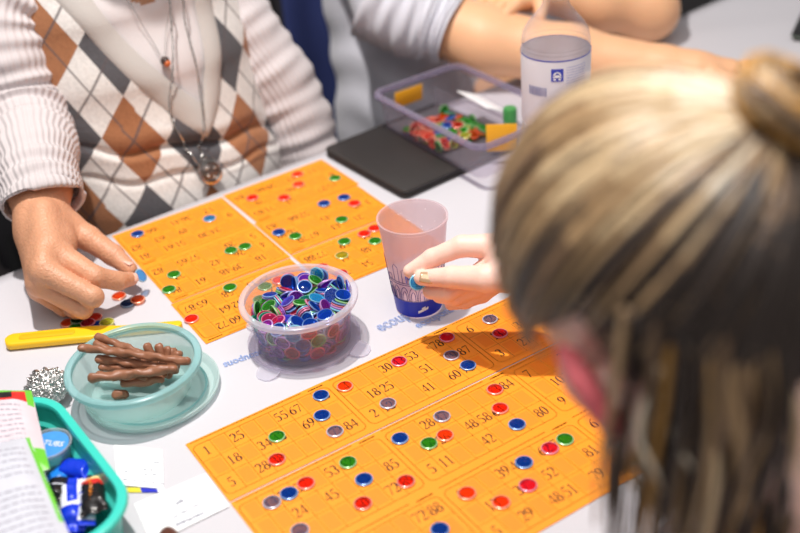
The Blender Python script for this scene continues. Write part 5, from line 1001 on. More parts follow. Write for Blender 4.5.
BOXCH = [
 (-0.0121,0.0094,0.0011,0.998,-0,0,-0.064),(-0.0098,0.0082,0.003,0.934,-0,0,-0.358),(0.0075,-0.022,0.0011,0.234,-0,-0,-0.972),(-0.0249,0.0201,0.0011,0.837,-0,0,0.547),
 (-0.0157,-0.0109,0.0011,0.27,0,-0,-0.963),(0.0279,0.0046,0.0011,0.518,-0,0,0.856),(0.0191,-0.011,0.0011,0,-0.839,-0.544,0),(-0.0034,-0.0211,0.0025,0.767,-0.07,-0.055,0.635),
 (0.0064,0.0244,0.0011,0.113,-0,0,-0.994),(0.0123,0.0125,0.0023,0.97,0.062,0.037,-0.234),(0.0198,-0.0322,0.0011,0.156,-0,0,0.988),(0.0051,-0.0018,0.0011,0.908,-0,-0,-0.418),
 (-0.0217,-0.0296,0.0011,0.255,-0,0,0.967),(0.0317,-0.0214,0.0011,0,0.648,-0.761,0),(-0.0093,0.0378,0.0011,0,0.627,-0.779,0),(0.0348,0.0356,0.0011,0.716,-0,0,-0.698),
 (-0.0346,-0.0099,0.0032,0.098,0.49,0.862,-0.092),(-0.0191,0.0378,0.004,0.91,0.072,-0.175,-0.369),(0.0346,-0.019,0.003,0,-0.802,0.597,-0),(-0.0307,-0.0164,0.0011,0.846,-0,0,-0.532),
 (0.0348,0.0098,0.003,0.998,0,0,0.065),(0.0048,-0.0378,0.0011,0.858,0,-0,0.513),(-0.0155,-0.0169,0.0034,0.538,-0.005,-0.022,-0.843),(0.01,0.0379,0.0078,0.116,-0.164,-0.965,0.169),
 (0.0073,0.0378,0.0023,0.07,0.969,0.235,-0.015),(-0.0253,0.0041,0.0022,0.997,0.024,-0.063,-0.021),(0.0336,0.0449,0.0082,0.365,-0.365,0.606,0.606),(-0.0069,-0.0367,0.0024,0.046,0.86,0.503,0.066),
 (-0.0073,0.0172,0.0048,0.968,-0.181,0.172,0.022),(0.0348,0.0079,0.0065,0.411,-0.063,0.081,0.906),(0.0313,-0.0034,0.0042,0.851,0.028,-0.071,0.519),(-0.0297,-0.025,0.005,0.982,-0,0,-0.188),
 (-0.0418,-0.0376,0.0082,0.421,-0.568,-0.421,0.568),(0.007,0.0379,0.0067,0.167,0.17,-0.964,0.12),(-0.0348,0.006,0.003,0.662,-0.054,-0.105,0.74),(0.0212,-0.0149,0.0042,0.071,0.207,0.975,0.029),
 (-0.0199,0.0127,0.0051,0.616,-0.009,-0.001,-0.787),(0.0348,-0.0378,0.0011,0.049,0,0.001,-0.999),(-0.0017,-0.0378,0.0052,0.831,0.039,-0.07,-0.55),(0.0348,0.0253,0.0026,0.079,-0.835,-0.542,-0.051),
 (0.0236,0.0368,0.0025,0.708,0.044,-0.074,-0.701),(-0.0087,0.0378,0.003,0.121,-0,0,0.993),(-0.0301,-0.0234,0.003,0,0.421,-0.907,-0),(0.0419,-0.0076,0.0082,0.298,0.641,0.298,0.641),
 (-0.0226,-0.0167,0.0063,0.08,0.553,-0.829,0.014),(-0.0407,-0.0245,0.0082,0.59,-0.464,0.553,-0.362),(-0.0348,0.003,0.0048,0.122,-0.432,0.893,0.006),(-0.0254,0.0218,0.003,0.995,-0,-0,-0.098),
 (0.0348,-0.0234,0.0049,0,-0.864,0.504,-0),(-0.0348,-0.0056,0.0077,0.98,0.042,-0.116,0.159),(0.0156,-0.0225,0.0069,0.132,0.882,0.394,0.223),(0.0258,0.0209,0.0068,0.094,0.443,0.886,-0.097),
 (0.033,-0.0078,0.0078,0.084,0.384,-0.904,-0.171),(-0.0348,0.0378,0.0011,0,0.896,0.445,0),(-0.0094,-0.008,0.0041,0.518,-0.17,-0.057,-0.836),(0.0204,0.001,0.0048,0.647,-0.098,-0.108,0.749),
 (-0.0119,-0.034,0.0051,0.984,-0.021,-0.132,-0.115),(-0.0161,-0.0028,0.007,0.749,-0.145,-0.012,0.647),(-0.0348,0.0192,0.0053,0.011,-0.633,0.771,-0.068),(-0.0159,-0.033,0.0059,0.9,-0.087,-0.101,0.416),
 (-0.0046,-0.0068,0.0052,0.613,0.004,0.145,0.776),(-0.0084,-0.0167,0.0088,0.608,0.078,0.026,-0.79),(0.0062,0.0083,0.004,0.623,0.041,-0.047,0.78),(-0.033,-0.035,0.0068,0.79,0.413,-0.077,0.448),
 (0.0209,0.0178,0.0038,0.785,0.022,0.174,0.594),(-0.0308,-0.0029,0.007,0.058,-0.992,-0.017,-0.108),(0.0348,-0.022,0.008,0.414,-0.072,0.023,-0.907),(0.0214,-0.0286,0.0052,0.884,0.024,-0.136,0.447),
 (-0.0039,0.0367,0.005,0.998,-0.001,-0.001,-0.068),(-0.0327,0.0291,0.0082,0.655,-0.559,-0.433,-0.267),(0.0164,-0.0381,0.0053,0.951,0.198,0.03,-0.237),(0.0056,0.0221,0.0052,0.139,0.965,-0.223,0.015),
 (0.0289,-0.0379,0.0062,0.964,0.114,0.181,-0.156),(0.0098,0.0067,0.006,0.013,-0.471,-0.88,-0.055),(-0.0348,0.0378,0.003,0,0.974,0.228,0),(0.0117,-0.023,0.0069,0.794,-0.171,-0.195,0.55),
 (0.0006,-0.0219,0.0054,0.844,-0.067,-0.075,0.526),(0.0189,-0.0062,0.007,0.976,0.085,-0.051,-0.195),(-0.001,-0.0224,0.007,0.603,0.068,-0.074,-0.792),(-0.0084,0.022,0.0059,0.101,0.17,0.19,0.962),
 (0.0163,-0.0066,0.0088,0.336,0.074,0.061,-0.937),(-0.0247,-0.0218,0.0091,0.052,0.995,0.054,-0.062),(-0.0313,-0.0397,0.0068,0.84,0.419,-0.024,0.342),(-0.0348,0.0378,0.0049,0,0.363,0.932,-0),
 (-0.0348,0.0013,0.0105,0.128,-0.099,-0.073,0.984),(0.0232,0.0366,0.0043,0.009,0.987,-0.137,0.086),(-0.033,-0.0376,0.0068,0.464,0.086,0.411,-0.78),(-0.0323,-0.0397,0.0101,0.203,-0.158,-0.894,-0.368),
 (0.0349,-0.0379,0.0062,0.123,0.177,-0.12,0.969),(-0.0215,0.0118,0.0099,0.063,-0.165,0.106,-0.979),(-0.0125,0.032,0.0105,0.033,-0.989,0.118,-0.084),(0.035,-0.0379,0.0083,0.018,0.675,-0.706,-0.213),
 (-0.0233,0.0224,0.0072,0.729,-0.104,-0.019,-0.676),(0.0351,0.0359,0.0064,0.186,0.895,-0.385,-0.126),(-0.0191,0.0378,0.006,0.7,0.134,-0.135,-0.689),(-0.0062,-0.0216,0.0103,0.028,0.241,0.967,0.077),
 (-0.0236,-0.0209,0.0108,0.066,0.141,-0.987,0.047),(0.007,0.0045,0.0076,0.998,0.054,-0.016,0.035),(-0.0181,-0.043,0.0084,0.684,0.684,0.179,-0.179),(-0.0205,-0.0449,0.0082,0.156,-0.156,-0.69,-0.69),
 (0.0036,-0.0073,0.0059,0.074,0.913,0.36,-0.174),(0.0034,-0.0378,0.0079,0.155,-0.08,-0.007,0.985),(0.034,0.0175,0.0064,0.124,0.987,-0.092,0.052),(0.0071,0.0252,0.0067,0.421,-0.051,0.104,0.9),
 (-0.0348,-0.0094,0.0105,0.052,-0.692,-0.688,-0.214),(-0.0348,0.0126,0.0084,0.304,0.137,0.047,-0.942),(-0.0389,-0.0236,0.0082,0.574,-0.486,0.534,-0.386),(-0.0065,0.0126,0.0097,0.192,-0.128,-0.973,-0.01),
 (-0.0052,0.0301,0.0079,0.606,-0.033,-0.062,-0.793),(-0.0165,-0.0336,0.0078,0.042,-0.82,0.557,-0.126),
]
bv = sorted(range(len(BOXCH)), key=lambda i: -BOXCH[i][2])
pile(bv, lambda i: (Vector((BX - .0190 + BOXCH[i][0], BY + .026 + BOXCH[i][1], BZ + BOXCH[i][2] + .0046)), Quaternion(BOXCH[i][3:7])), 42, 'ORYGGRBYOTORGEO', ' chip in the pile inside the clear smoky box', 'chips piled in the clear smoky box', 'chips at the bottom of the pile in the clear smoky box')
b = MB(); b.rbox(.020, .034, -.0004, .0004, .002, .0002, M=Matrix.Rotation(.45, 4, 'Y')); tag(b.build('paper_card', M_WHITE, loc=(.8925, 1.095, .044), rot=(.05, 0, -.05)), 'white card standing tilted in the right half of the clear box', 'card')
b = MB(); b.lathe([(0, 0), (.0085, 0), (.0095, .001), (.0095, .028), (.0085, .030), (0, .030)], 28); tag(b.build('green_counter', mat('green_counter_plastic', (70, 150, 80), .35), loc=(.9000, 1.045, BZ + .0046)), 'upright green plastic roll in the clear box, next to the white card', 'counter')
dk = thing('phone', 'dark flat device with a greenish edge at the far right of the table', 'device', (1.530, .990, 0), R(28))
b = MB(); b.rbox(.075, .05, .0010, .0110, .01, .003); b.build('body', M_DARK, dk)
b = MB(); b.rbox(.0757, .0507, .0040, .0072, .0105, .001); b.build('edge_band', mat('grey_green_edge', (96, 110, 98), .4), dk)
# ------------------------------------------------------------------ people
M_SKIN1 = mat('warm_tan_skin', (212, 154, 120), .45, var=.14, vscale=55, bump=.55, bscale=330, sss=.08)
M_SKIN2 = mat('golden_skin', (238, 184, 142), .5, var=.05, vscale=50, bump=.1, bscale=300, sss=.12)
M_SKIN3 = mat('fair_pink_skin', (246, 206, 190), .5, var=.04, vscale=60, bump=.1, bscale=400, sss=.15)
M_EAR = mat('pink_ear_skin', (240, 116, 124), .5, sss=.1)
M_EYE = mat('eye_white', (236, 232, 228), .2)
M_IRIS = mat('eye_iris', (70, 60, 48), .2)
M_NAIL = mat('plain_nail', (244, 190, 172), .25, coat=.5); M_NAILG = mat('gold_beige_nail_polish', (212, 176, 140), .15, .35, coat=.8)
def V3(p): return Vector(p)
def head_prims(C, L, F, U, s=1.0):
    c = lambda l, f, u: tuple(C + (L * l + F * f + U * u) * s)
    ax = [tuple(L), tuple(F), tuple(U)]
    g1 = [('e', c(0, -.008, .022), ax, (.074 * s, .093 * s, .086 * s)), ('e', c(0, .030, -.040), ax, (.060 * s, .058 * s, .076 * s)),
          ('c', c(0, .062, -.098), c(0, .070, -.092), .021 * s, .018 * s), ('c', c(.03, .055, -.075), c(-.03, .055, -.075), .026 * s, .026 * s),
          ('c', c(.028, .078, .016), c(-.028, .078, .016), .011 * s, .011 * s), ('e', c(.034, .066, -.030), ax, (.022 * s, .018 * s, .020 * s)), ('e', c(-.034, .066, -.030), ax, (.022 * s, .018 * s, .020 * s))]
    g2 = [('c', c(0, .088, .006), c(0, .108, -.030), .006 * s, .0105 * s), ('c', c(.012, .094, -.034), c(-.012, .094, -.034), .0075 * s, .0075 * s)]
    lips = [('e', c(0, .086, -.060), ax, (.022 * s, .010 * s, .0055 * s)), ('e', c(0, .084, -.069), ax, (.018 * s, .010 * s, .006 * s))]
    ears = []
    for sg in (1, -1):
        ears.append([('e', c(sg * .084, -.012, -.020), [tuple((L * .86 + F * .5 * sg).normalized()), tuple((F * .86 - L * .5 * sg).normalized()), tuple(U)], (.0075 * s, .016 * s, .031 * s)), ('e', c(sg * .076, -.004, -.044), ax, (.008 * s, .010 * s, .010 * s))])
    return g1, g2, lips, ears
def face_parts(root, C, L, F, U, s=1.0):
    for sg in (1, -1):
        p = C + (L * .031 * sg + F * .071 + U * -.002) * s
        b = MB(); b.lathe([(.0118 * s * math.sin(PI * k / 12), -.0118 * s * math.cos(PI * k / 12)) for k in range(13)], 16, M=Matrix.Translation(p)); e = b.build('eye', M_EYE, root)
        b = MB(); b.lathe([(.0055 * s, .0106 * s), (.003 * s, .0117 * s), (0, .0121 * s)], 14, M=Matrix.Translation(p) @ F.to_track_quat('Z', 'Y').to_matrix().to_4x4()); b.build('iris', M_IRIS, e)
def hair_cap(root, C, L, F, U, m, s=1.0, long_=0.0):
    b = MB()
    def fn(u, v):
        a = 2 * PI * u; el = PI / 2 - (PI * .78) * v
        l, f, h = math.sin(a) * math.cos(el), math.cos(a) * math.cos(el), math.sin(el)
        hl = -.62 - long_ if f < .15 else (-.1 + (f - .15) * 1.1 if f < .75 else .56)
        if h < hl: h = hl; k = math.sqrt(max(0, 1 - min(1, h * h))) / max(1e-4, math.hypot(l, f)); l *= k; f *= k
        w = 1 + .02 * noise.noise(Vector((a * 7, el * 2, 3)))
        return C + (L * .085 * l * w + F * .101 * f * w + U * (.012 + .098 * h * w)) * s
    b.grid(fn, 60, 30, closed_u=True); return b.build('hair', m, root, smooth='all')
def ortho(F, up):
    F = V3(F).normalized(); L = V3(up).cross(F).normalized(); U = F.cross(L).normalized(); return L, F, U
# ---------------------------------------------------- woman in the argyle vest (far side)
w1 = thing('person', 'person in an argyle vest and white knit sleeves, pinching a pale blue chip', 'person', (.525, 1.40, -.740))
W0 = Vector(w1.location)
def put(o): o.location = -W0; return o
cx = lambda z: .527
def prof1(z, tab):
    for i in range(len(tab) - 1):
        if z <= tab[i + 1][0] or i == len(tab) - 2:
            t_ = (z - tab[i][0]) / (tab[i + 1][0] - tab[i][0]); t_ = max(0, min(1, t_)); t_ = t_ * t_ * (3 - 2 * t_)
            return tab[i][1] + (tab[i + 1][1] - tab[i][1]) * t_
VA = [(-.34, .165), (-.15, .172), (-.02, .165), (.10, .158), (.20, .160), (.265, .150), (.300, .110), (.335, .064)]
VF = [(-.34, 1.235), (-.15, 1.222), (-.02, 1.224), (.06, 1.246), (.14, 1.262), (.22, 1.288), (.30, 1.322), (.335, 1.345)]
VB = [(-.34, 1.50), (0, 1.49), (.2, 1.50), (.30, 1.475), (.335, 1.445)]
def vs(th, z, off=0.0):
    a = prof1(z, VA) + off; f = prof1(z, VF); bk = prof1(z, VB); yc = (f + bk) / 2; d = (bk - f) / 2 + off
    s_, c_ = math.sin(th), math.cos(th)
    sx = math.copysign(abs(s_) ** .85, s_); cy = math.copysign(abs(c_) ** .85, c_)
    if c_ > 0 and off > -.01:
        zz = z + .030 * s_ + .004 * math.sin(th * 9)
        sm = lambda e0, e1: (lambda q_: q_ * q_ * (3 - 2 * q_))(max(0, min(1, (zz - e0) / (e1 - e0))))
        d += c_ * (.007 * (1 - sm(.046, .056)) - .004 * (1 - sm(.014, .022)) - .008 * math.exp(-((zz - .054) / .005) ** 2) - .007 * math.exp(-((zz - .022 - .01 * s_) / .0045) ** 2) + .004 * math.exp(-((zz - .075) / .012) ** 2))
    return Vector((cx(z) + a * sx, yc - d * cy, z))
def th_of(x, z):
    lo, hi = -PI / 2, PI / 2
    for _k in range(30):
        m = (lo + hi) / 2
        if vs(m, z).x < x: lo = m
        else: hi = m
    return lo
# body: torso, head, arms and legs as one skin
hC = V3((.512, 1.350, .455)); hL, hF, hU = ortho((-.10, -.86, -.50), (0.02, -.3, 1))
g1, g2, lips, ears = head_prims(hC, hL, hF, hU)
torso = [('e', (.527, 1.37, .10), [(1, 0, 0), (0, 1, 0), (0, 0, 1)], (.140, .082, .19)), ('e', (.527, 1.36, -.16), [(1, 0, 0), (0, 1, 0), (0, 0, 1)], (.150, .115, .17)),
         ('c', (.523, 1.395, .22), tuple(hC - hU * .06 - hF * .02), .062, .050), ('c', (.36, 1.40, .225), (.655, 1.40, .225), .048, .048),
         ('c', (.35, 1.40, .225), (.348, 1.335, .11), .044, .038), ('c', (.655, 1.40, .22), (.702, 1.302, .055), .042, .036), ('c', (.702, 1.302, .055), (.700, 1.250, -.10), .036, .028), ('e', (.693, 1.232, -.145), [(1, 0, 0), (0, 1, 0), (0, 0, 1)], (.030, .026, .045)),
         ('c', (.45, 1.34, -.225), (.43, .98, -.215), .072, .058), ('c', (.60, 1.34, -.225), (.62, .98, -.215), .072, .058), ('c', (.43, .98, -.215), (.43, 1.02, -.66), .052, .038), ('c', (.62, .98, -.215), (.62, 1.02, -.66), .052, .038),
         ('c', (.43, 1.03, -.70), (.42, .89, -.715), .036, .024), ('c', (.62, 1.03, -.70), (.63, .89, -.715), .036, .024)]
b = MB(); solid(b, [(torso, .03), (g1, .02), (g2, .006), (lips, .004), (ears[0], .006), (ears[1], .006)], .012, .0085)
palm = [('c', (.3300, 1.250, .1150), (.3045, 1.190, .1000), .037, .036), ('c', (.3045, 1.190, .1000), (.2840, 1.138, .0780), .0355, .0290), ('c', (.2840, 1.138, .0760), (.2745, 1.0760, .0700), .0270, .0165), ('c', (.2800, 1.130, .0720), (.2530, 1.0560, .0670), .0270, .0160),
        ('c', (.2760, 1.130, .0600), (.2470, 1.0640, .0520), .0240, .0150), ('c', (.2760, 1.126, .0500), (.2480, 1.0750, .0400), .0210, .0135), ('c', (.2900, 1.150, .0740), (.3090, 1.1300, .0660), .0260, .0175), ('c', (.2860, 1.10, .066), (.2760, 1.085, .06), .018, .016)]
dig = [chain([(.2745, 1.0740, .0710, .0150), (.2957, 1.0322, .0520, .0118), (.3192, 1.0326, .0360, .0102), (.3365, 1.0407, .0270, .0080)]),
       chain([(.3090, 1.1300, .0660, .0180), (.3216, 1.1102, .0560, .0142), (.3361, 1.0817, .0400, .0120), (.3430, 1.0560, .0300, .0085)]),
       chain([(0.2504, 1.0555, 0.0700, .0138), (0.2815, 1.0091, 0.0440, .0112), (0.2788, 1.0318, 0.0260, .0095), (0.2702, 1.0594, 0.0200, .0078)]),
       chain([(0.2432, 1.0629, 0.0530, .0128), (0.2712, 1.0214, 0.0270, .0106), (0.2687, 1.0418, 0.0150, .0088), (0.2625, 1.0632, 0.0110, .0074)]),
       chain([(0.2442, 1.0733, 0.0370, .0112), (0.2615, 1.0598, 0.0125, .0088), (0.2578, 1.0820, 0.0090, .0072)])]
for mc in ((.2755, 1.0790, .0860), (.2550, 1.0600, .0815), (.2475, 1.0680, .0665)): palm.append(('c', (.2855, 1.125, .0985), mc, .0065, .0058))
crease = [('c', (.2585, 1.049, .0712), (.262, 1.043, .0700), .0125, .0105)]
solid(b, [(palm, .014), (dig[0], .004), (dig[1], .004), (dig[2], .004), (dig[3], .003), (dig[4], .003)], .0048, .0016)
body1 = put(b.build('body', M_SKIN1, w1, smooth='all'))
face_parts(put(bpy.data.objects.new('x', None)) if 0 else w1, hC - W0, hL, hF, hU)
hair_cap(w1, hC - W0, hL, hF, hU, mat('grey_brown_hair', (120, 104, 92), .5, var=.25, vscale=90))
def nail(root, W_, c, nrm, along, ln, wd, m, name='fingernail', label=None):
    n_ = V3(nrm).normalized(); a_ = V3(along); a_ = (a_ - n_ * a_.dot(n_)).normalized(); s_ = n_.cross(a_)
    b = MB(); v, f = [], []; nu, nv = 8, 8
    for j in range(nv + 1):
        for i in range(nu + 1):
            x, y = -1 + 2 * i / nu, -1 + 2 * j / nv
            k = math.sqrt(max(0, 1 - y * y * .35 * (1 if y > 0 else .6)))
            v.append(V3(c) - W_ + s_ * (x * wd * k) + a_ * (y * ln) + n_ * (.0006 - .28 * wd * x * x))
    for j in range(nv):
        for i in range(nu): q = j * (nu + 1) + i; f.append((q, q + 1, q + nu + 2, q + nu + 1))
    o = b.add(v, f).build(name, m, root, smooth='all')
    if label: o['label'] = label
    md = o.modifiers.new('thick', 'SOLIDIFY'); md.thickness = .0008; md.offset = 0
nail(w1, W0, (.3372, 1.0345, .0315), (.2, -.75, .62), (.80, .30, -.45), .0058, .0050, M_NAIL)
nail(w1, W0, (.3440, 1.0575, .0385), (.45, -.1, .9), (.25, -.85, -.35), .0060, .0055, M_NAIL)
chip('L', (.3490, 1.0440, .0240), Vector((.55, -.6, .55)).to_track_quat('Z', 'Y'), 'pale blue chip pinched between thumb and finger of the far hand', 'chips held in the fingers')
# shirt, vest, band
def cut_grid(name, m, off, z0, z1, keep, nu=220, nv=150, uv=False, root=w1, W_=W0):
    b = MB(); v = []; f = []
    for j in range(nv + 1):
        z = z0 + (z1 - z0) * j / nv
        for i in range(nu): v.append(vs(-PI + 2 * PI * i / nu, z, off))
    for j in range(nv):
        for i in range(nu):
            q = (j * nu + i, j * nu + (i + 1) % nu, (j + 1) * nu + (i + 1) % nu, (j + 1) * nu + i)
            c = (v[q[0]] + v[q[2]]) / 2
            if keep(c): f.append(q)
    b.v = [tuple(p - W_) for p in v]; b.f = f; b.mi = [0] * len(f)
    o = b.build(name, m, root, smooth='all')
    if uv:
        ul = o.data.uv_layers.new(name='UVMap')
        for lp in o.data.loops:
            p = v[lp.vertex_index]; x = p.x + .45 * (p.y - 1.25) * (1 if p.x > .527 else -1) * (1 if p.y > 1.262 else 0) * .6
            ul.data[lp.index].uv = ((x - .451) / .079, (p.z - .083 + .28 * (p.x - .451)) / .115)
    return o
M_SHIRT = mat('white_knit_top', (218, 210, 210), .85, bump=.25, bscale=500, sheen=.2)
M_RIB, t_, bs_, o_ = new_mat('white_ribbed_sleeve'); bs_.inputs['Base Color'].default_value = lin((206, 197, 198)); bs_.inputs['Roughness'].default_value = .9; bs_.inputs['Sheen Weight'].default_value = .2
uvn = t_.nodes.new('ShaderNodeUVMap'); wv = t_.nodes.new('ShaderNodeTexWave'); wv.inputs['Scale'].default_value = 13; wv.inputs['Distortion'].default_value = .3; wv.bands_direction = 'X'
bp = t_.nodes.new('ShaderNodeBump'); bp.inputs['Strength'].default_value = .45; bp.inputs['Distance'].default_value = .003
t_.links.new(uvn.outputs[0], wv.inputs[0]); t_.links.new(wv.outputs['Fac'], bp.inputs['Height']); t_.links.new(bp.outputs[0], bs_.inputs['Normal'])
M_ARG, t_, bs_, o_ = new_mat('argyle_knit'); bs_.inputs['Roughness'].default_value = .9; bs_.inputs['Sheen Weight'].default_value = .2
def mnode(op, a, b_=None, c_=None):
    n = t_.nodes.new('ShaderNodeMath'); n.operation = op
    for i, x in enumerate((a, b_, c_)):
        if x is None: continue
        if isinstance(x, (int, float)): n.inputs[i].default_value = x
        else: t_.links.new(x, n.inputs[i])
    return n.outputs[0]
def mmix(fac, a, b_):
    n = t_.nodes.new('ShaderNodeMixRGB'); t_.links.new(fac, n.inputs[0])
    for i, x in ((1, a), (2, b_)):
        if isinstance(x, tuple): n.inputs[i].default_value = x
        else: t_.links.new(x, n.inputs[i])
    return n.outputs[0]
uvn = t_.nodes.new('ShaderNodeUVMap'); sp_ = t_.nodes.new('ShaderNodeSeparateXYZ'); t_.links.new(uvn.outputs[0], sp_.inputs[0])
ua, ub = mnode('ADD', sp_.outputs[0], sp_.outputs[1]), mnode('SUBTRACT', sp_.outputs[0], sp_.outputs[1])
ra, rb_ = mnode('ROUND', ua), mnode('ROUND', ub)
par = mnode('FLOORED_MODULO', mnode('ADD', mnode('ADD', ra, rb_), 100), 2)
parc = mnode('FLOORED_MODULO', mnode('ADD', ra, 100), 2)
lna = mnode('LESS_THAN', mnode('ABSOLUTE', mnode('SUBTRACT', ua, ra)), .022); lnb = mnode('LESS_THAN', mnode('ABSOLUTE', mnode('SUBTRACT', ub, rb_)), .022)
nz = t_.nodes.new('ShaderNodeTexNoise'); nz.inputs['Scale'].default_value = 260; tc_ = t_.nodes.new('ShaderNodeTexCoord'); t_.links.new(tc_.outputs['Object'], nz.inputs['Vector'])
colr = mmix(mnode('GREATER_THAN', parc, .5), lin((158, 104, 68)), lin((82, 80, 84)))
base_ = mmix(mnode('GREATER_THAN', par, .5), colr, lin((222, 217, 213)))
base_ = mmix(mnode('MULTIPLY', mnode('MAXIMUM', lna, lnb), .75), base_, lin((88, 78, 80)))
mx_ = t_.nodes.new('ShaderNodeMixRGB'); mx_.blend_type = 'MULTIPLY'; mx_.inputs[0].default_value = .35; t_.links.new(base_, mx_.inputs[1]); t_.links.new(nz.outputs['Fac'], mx_.inputs[2])
cr_ = t_.nodes.new('ShaderNodeMixRGB'); cr_.inputs[1].default_value = (.72, .72, .72, 1); cr_.inputs[2].default_value = (1.25, 1.25, 1.25, 1); t_.links.new(nz.outputs['Fac'], cr_.inputs[0]); t_.links.new(cr_.outputs[0], mx_.inputs[2])
mx_.inputs[0].default_value = .8
t_.links.new(mx_.outputs[0], bs_.inputs['Base Color'])
bp = t_.nodes.new('ShaderNodeBump'); bp.inputs['Strength'].default_value = .35; bp.inputs['Distance'].default_value = .002; t_.links.new(nz.outputs['Fac'], bp.inputs['Height']); t_.links.new(bp.outputs[0], bs_.inputs['Normal'])
cut_grid('knit_top', M_SHIRT, -.005, .02, .325, lambda p: not (p.y < 1.40 and p.z > .2330 + 2.2 * (p.x - .524) ** 2 / .1))
VOL = [(.395, .315), (.4159, .2645), (.4639, .1636), (.5000, .1080), (.5441, .0543)]; VIL = [(.445, .315), (.4612, .2449), (.4852, .1918), (.5180, .1420), (.5531, .1007)]
VOR = [(.622, .315), (.6120, .2300), (.6030, .1650), (.5800, .1000), (.5441, .0543)]; VIR = [(.590, .315), (.5850, .2300), (.5790, .1800), (.5680, .1400), (.5531, .1007)]
def xat(tab, z):
    for i in range(len(tab) - 1):
        (x0, z0), (x1, z1) = tab[i], tab[i + 1]
        if z1 <= z <= z0: return x1 + (x0 - x1) * (z - z1) / (z0 - z1)
    return tab[0][0] if z > tab[0][1] else None
def vest_keep(p):
    if p.y > 1.40: return True
    l, r = xat(VOL, p.z), xat(VOR, p.z)
    if l is not None and l + .006 < p.x < r - .006 and p.z > .066: return False
    return True
cut_grid('argyle_vest', M_ARG, .003, -.33, .325, vest_keep, nv=330, uv=True)
M_BAND = mat('pale_grey_rib_band', (190, 183, 178), .9, bump=.3, bscale=420, sheen=.2)
def strip(name, A, B_, m, off=.0075, n=40):
    sa = spline([(x, z) for x, z in A], 10); sb = spline([(x, z) for x, z in B_], 10); b = MB(); v, f = [], []
    for (xa, za), (xb, zb) in zip(sa, sb):
        for k in range(7):
            t2 = k / 6; x, z = xa + (xb - xa) * t2, za + (zb - za) * t2
            v.append(vs(th_of(x, z), z, off - (.006 if k in (0, 6) else 0 + .001 * abs(k - 3))) - W0)
    for i in range(len(sa) - 1):
        for k in range(6): q = i * 7 + k; f.append((q, q + 1, q + 8, q + 7))
    return b.add(v, f).build(name, m, w1, smooth='all')
strip('neck_band', VOL, VIL, M_BAND); strip('neck_band', VIR, VOR, M_BAND)
strip('armhole_band', [(.368, .30), (.372, .26), (.385, .19), (.389, .13), (.378, .09)], [(.352, .30), (.350, .26), (.362, .19), (.370, .13), (.362, .09)], M_BAND)
def sleeve(name, pts, root, W_, m, n=40, fold=.004, seed=1, folds=None):
    sp2 = spline(pts, 26); path = [Vector(p[:3]) - W_ for p in sp2]; L = 0; rr = []; acc = [0]
    for i in range(1, len(path)): acc.append(acc[-1] + (path[i] - path[i - 1]).length)
    for i, p in enumerate(sp2):
        s_ = acc[i] * 140
        rr.append(p[3] + fold * (.40 * math.sin(s_ * .55 + seed) + .60 * math.sin(s_ * 1.75 + 2 * seed) * (.4 + .6 * math.sin(s_ * .37 + seed) ** 2)) * (1 if folds is None else folds(acc[i] / acc[-1])))
    b = MB(); b.tube(path, rr, n, cap=False, twist=lambda a, k: 1 + .02 * math.sin(a * 2 + k * .35 + seed) + .012 * math.sin(a * 3 - k * .6))
    o = b.build(name, m, root, smooth='all')
    ul = o.data.uv_layers.new(name='UVMap')
    for pl in o.data.polygons:
        ks = [v_ % n for v_ in pl.vertices]
        for li, v_ in zip(pl.loop_indices, pl.vertices):
            k = v_ % n
            if k == 0 and n - 1 in ks: k = n
            ul.data[li].uv = (k / n, acc[min(v_ // n, len(acc) - 1)])
    md = o.modifiers.new('thick', 'SOLIDIFY'); md.thickness = .003; md.offset = -1
    return o
sleeve('sleeve', [(.390, 1.405, .262, .066), (.358, 1.385, .215, .064), (.346, 1.345, .135, .060), (.335, 1.290, .110, .056), (.318, 1.232, .112, .050), (.3015, 1.178, .094, .0455), (.2985, 1.168, .089, .046)], w1, W0, M_RIB, 56, .0050, 1)
sleeve('sleeve', [(.632, 1.405, .262, .058), (.650, 1.385, .215, .055), (.674, 1.340, .135, .052), (.700, 1.302, .055, .0525), (.708, 1.275, -.02, .048), (.702, 1.252, -.095, .041)], w1, W0, M_RIB, 56, .0030, 4)
M_SPECK, t_, bs_, o_ = new_mat('black_speckled_fabric'); vz = t_.nodes.new('ShaderNodeTexVoronoi'); vz.inputs['Scale'].default_value = 150; tc_ = t_.nodes.new('ShaderNodeTexCoord'); t_.links.new(tc_.outputs['Object'], vz.inputs['Vector'])
rp = t_.nodes.new('ShaderNodeValToRGB'); rp.color_ramp.elements[0].position = .18; rp.color_ramp.elements[0].color = lin((190, 180, 170)); rp.color_ramp.elements[1].position = .30; rp.color_ramp.elements[1].color = lin((38, 34, 36)); t_.links.new(vz.outputs['Distance'], rp.inputs[0]); t_.links.new(rp.outputs[0], bs_.inputs['Base Color']); bs_.inputs['Roughness'].default_value = .9
def trousers(root, W_, segs, m, name='trousers'):
    b = MB(); solid(b, [(segs, .03)], .02, .012); b.v = [tuple(Vector(p) - W_) for p in b.v]; return b.build(name, m, root, smooth='all')
trousers(w1, W0, [('c', (.45, 1.35, -.222), (.43, .98, -.213), .082, .068), ('c', (.60, 1.35, -.222), (.62, .98, -.213), .082, .068), ('c', (.43, .98, -.213), (.43, 1.02, -.64), .062, .050), ('c', (.62, .98, -.213), (.62, 1.02, -.64), .062, .050), ('e', (.527, 1.375, -.20), [(1, 0, 0), (0, 1, 0), (0, 0, 1)], (.168, .140, .095))], M_SPECK)
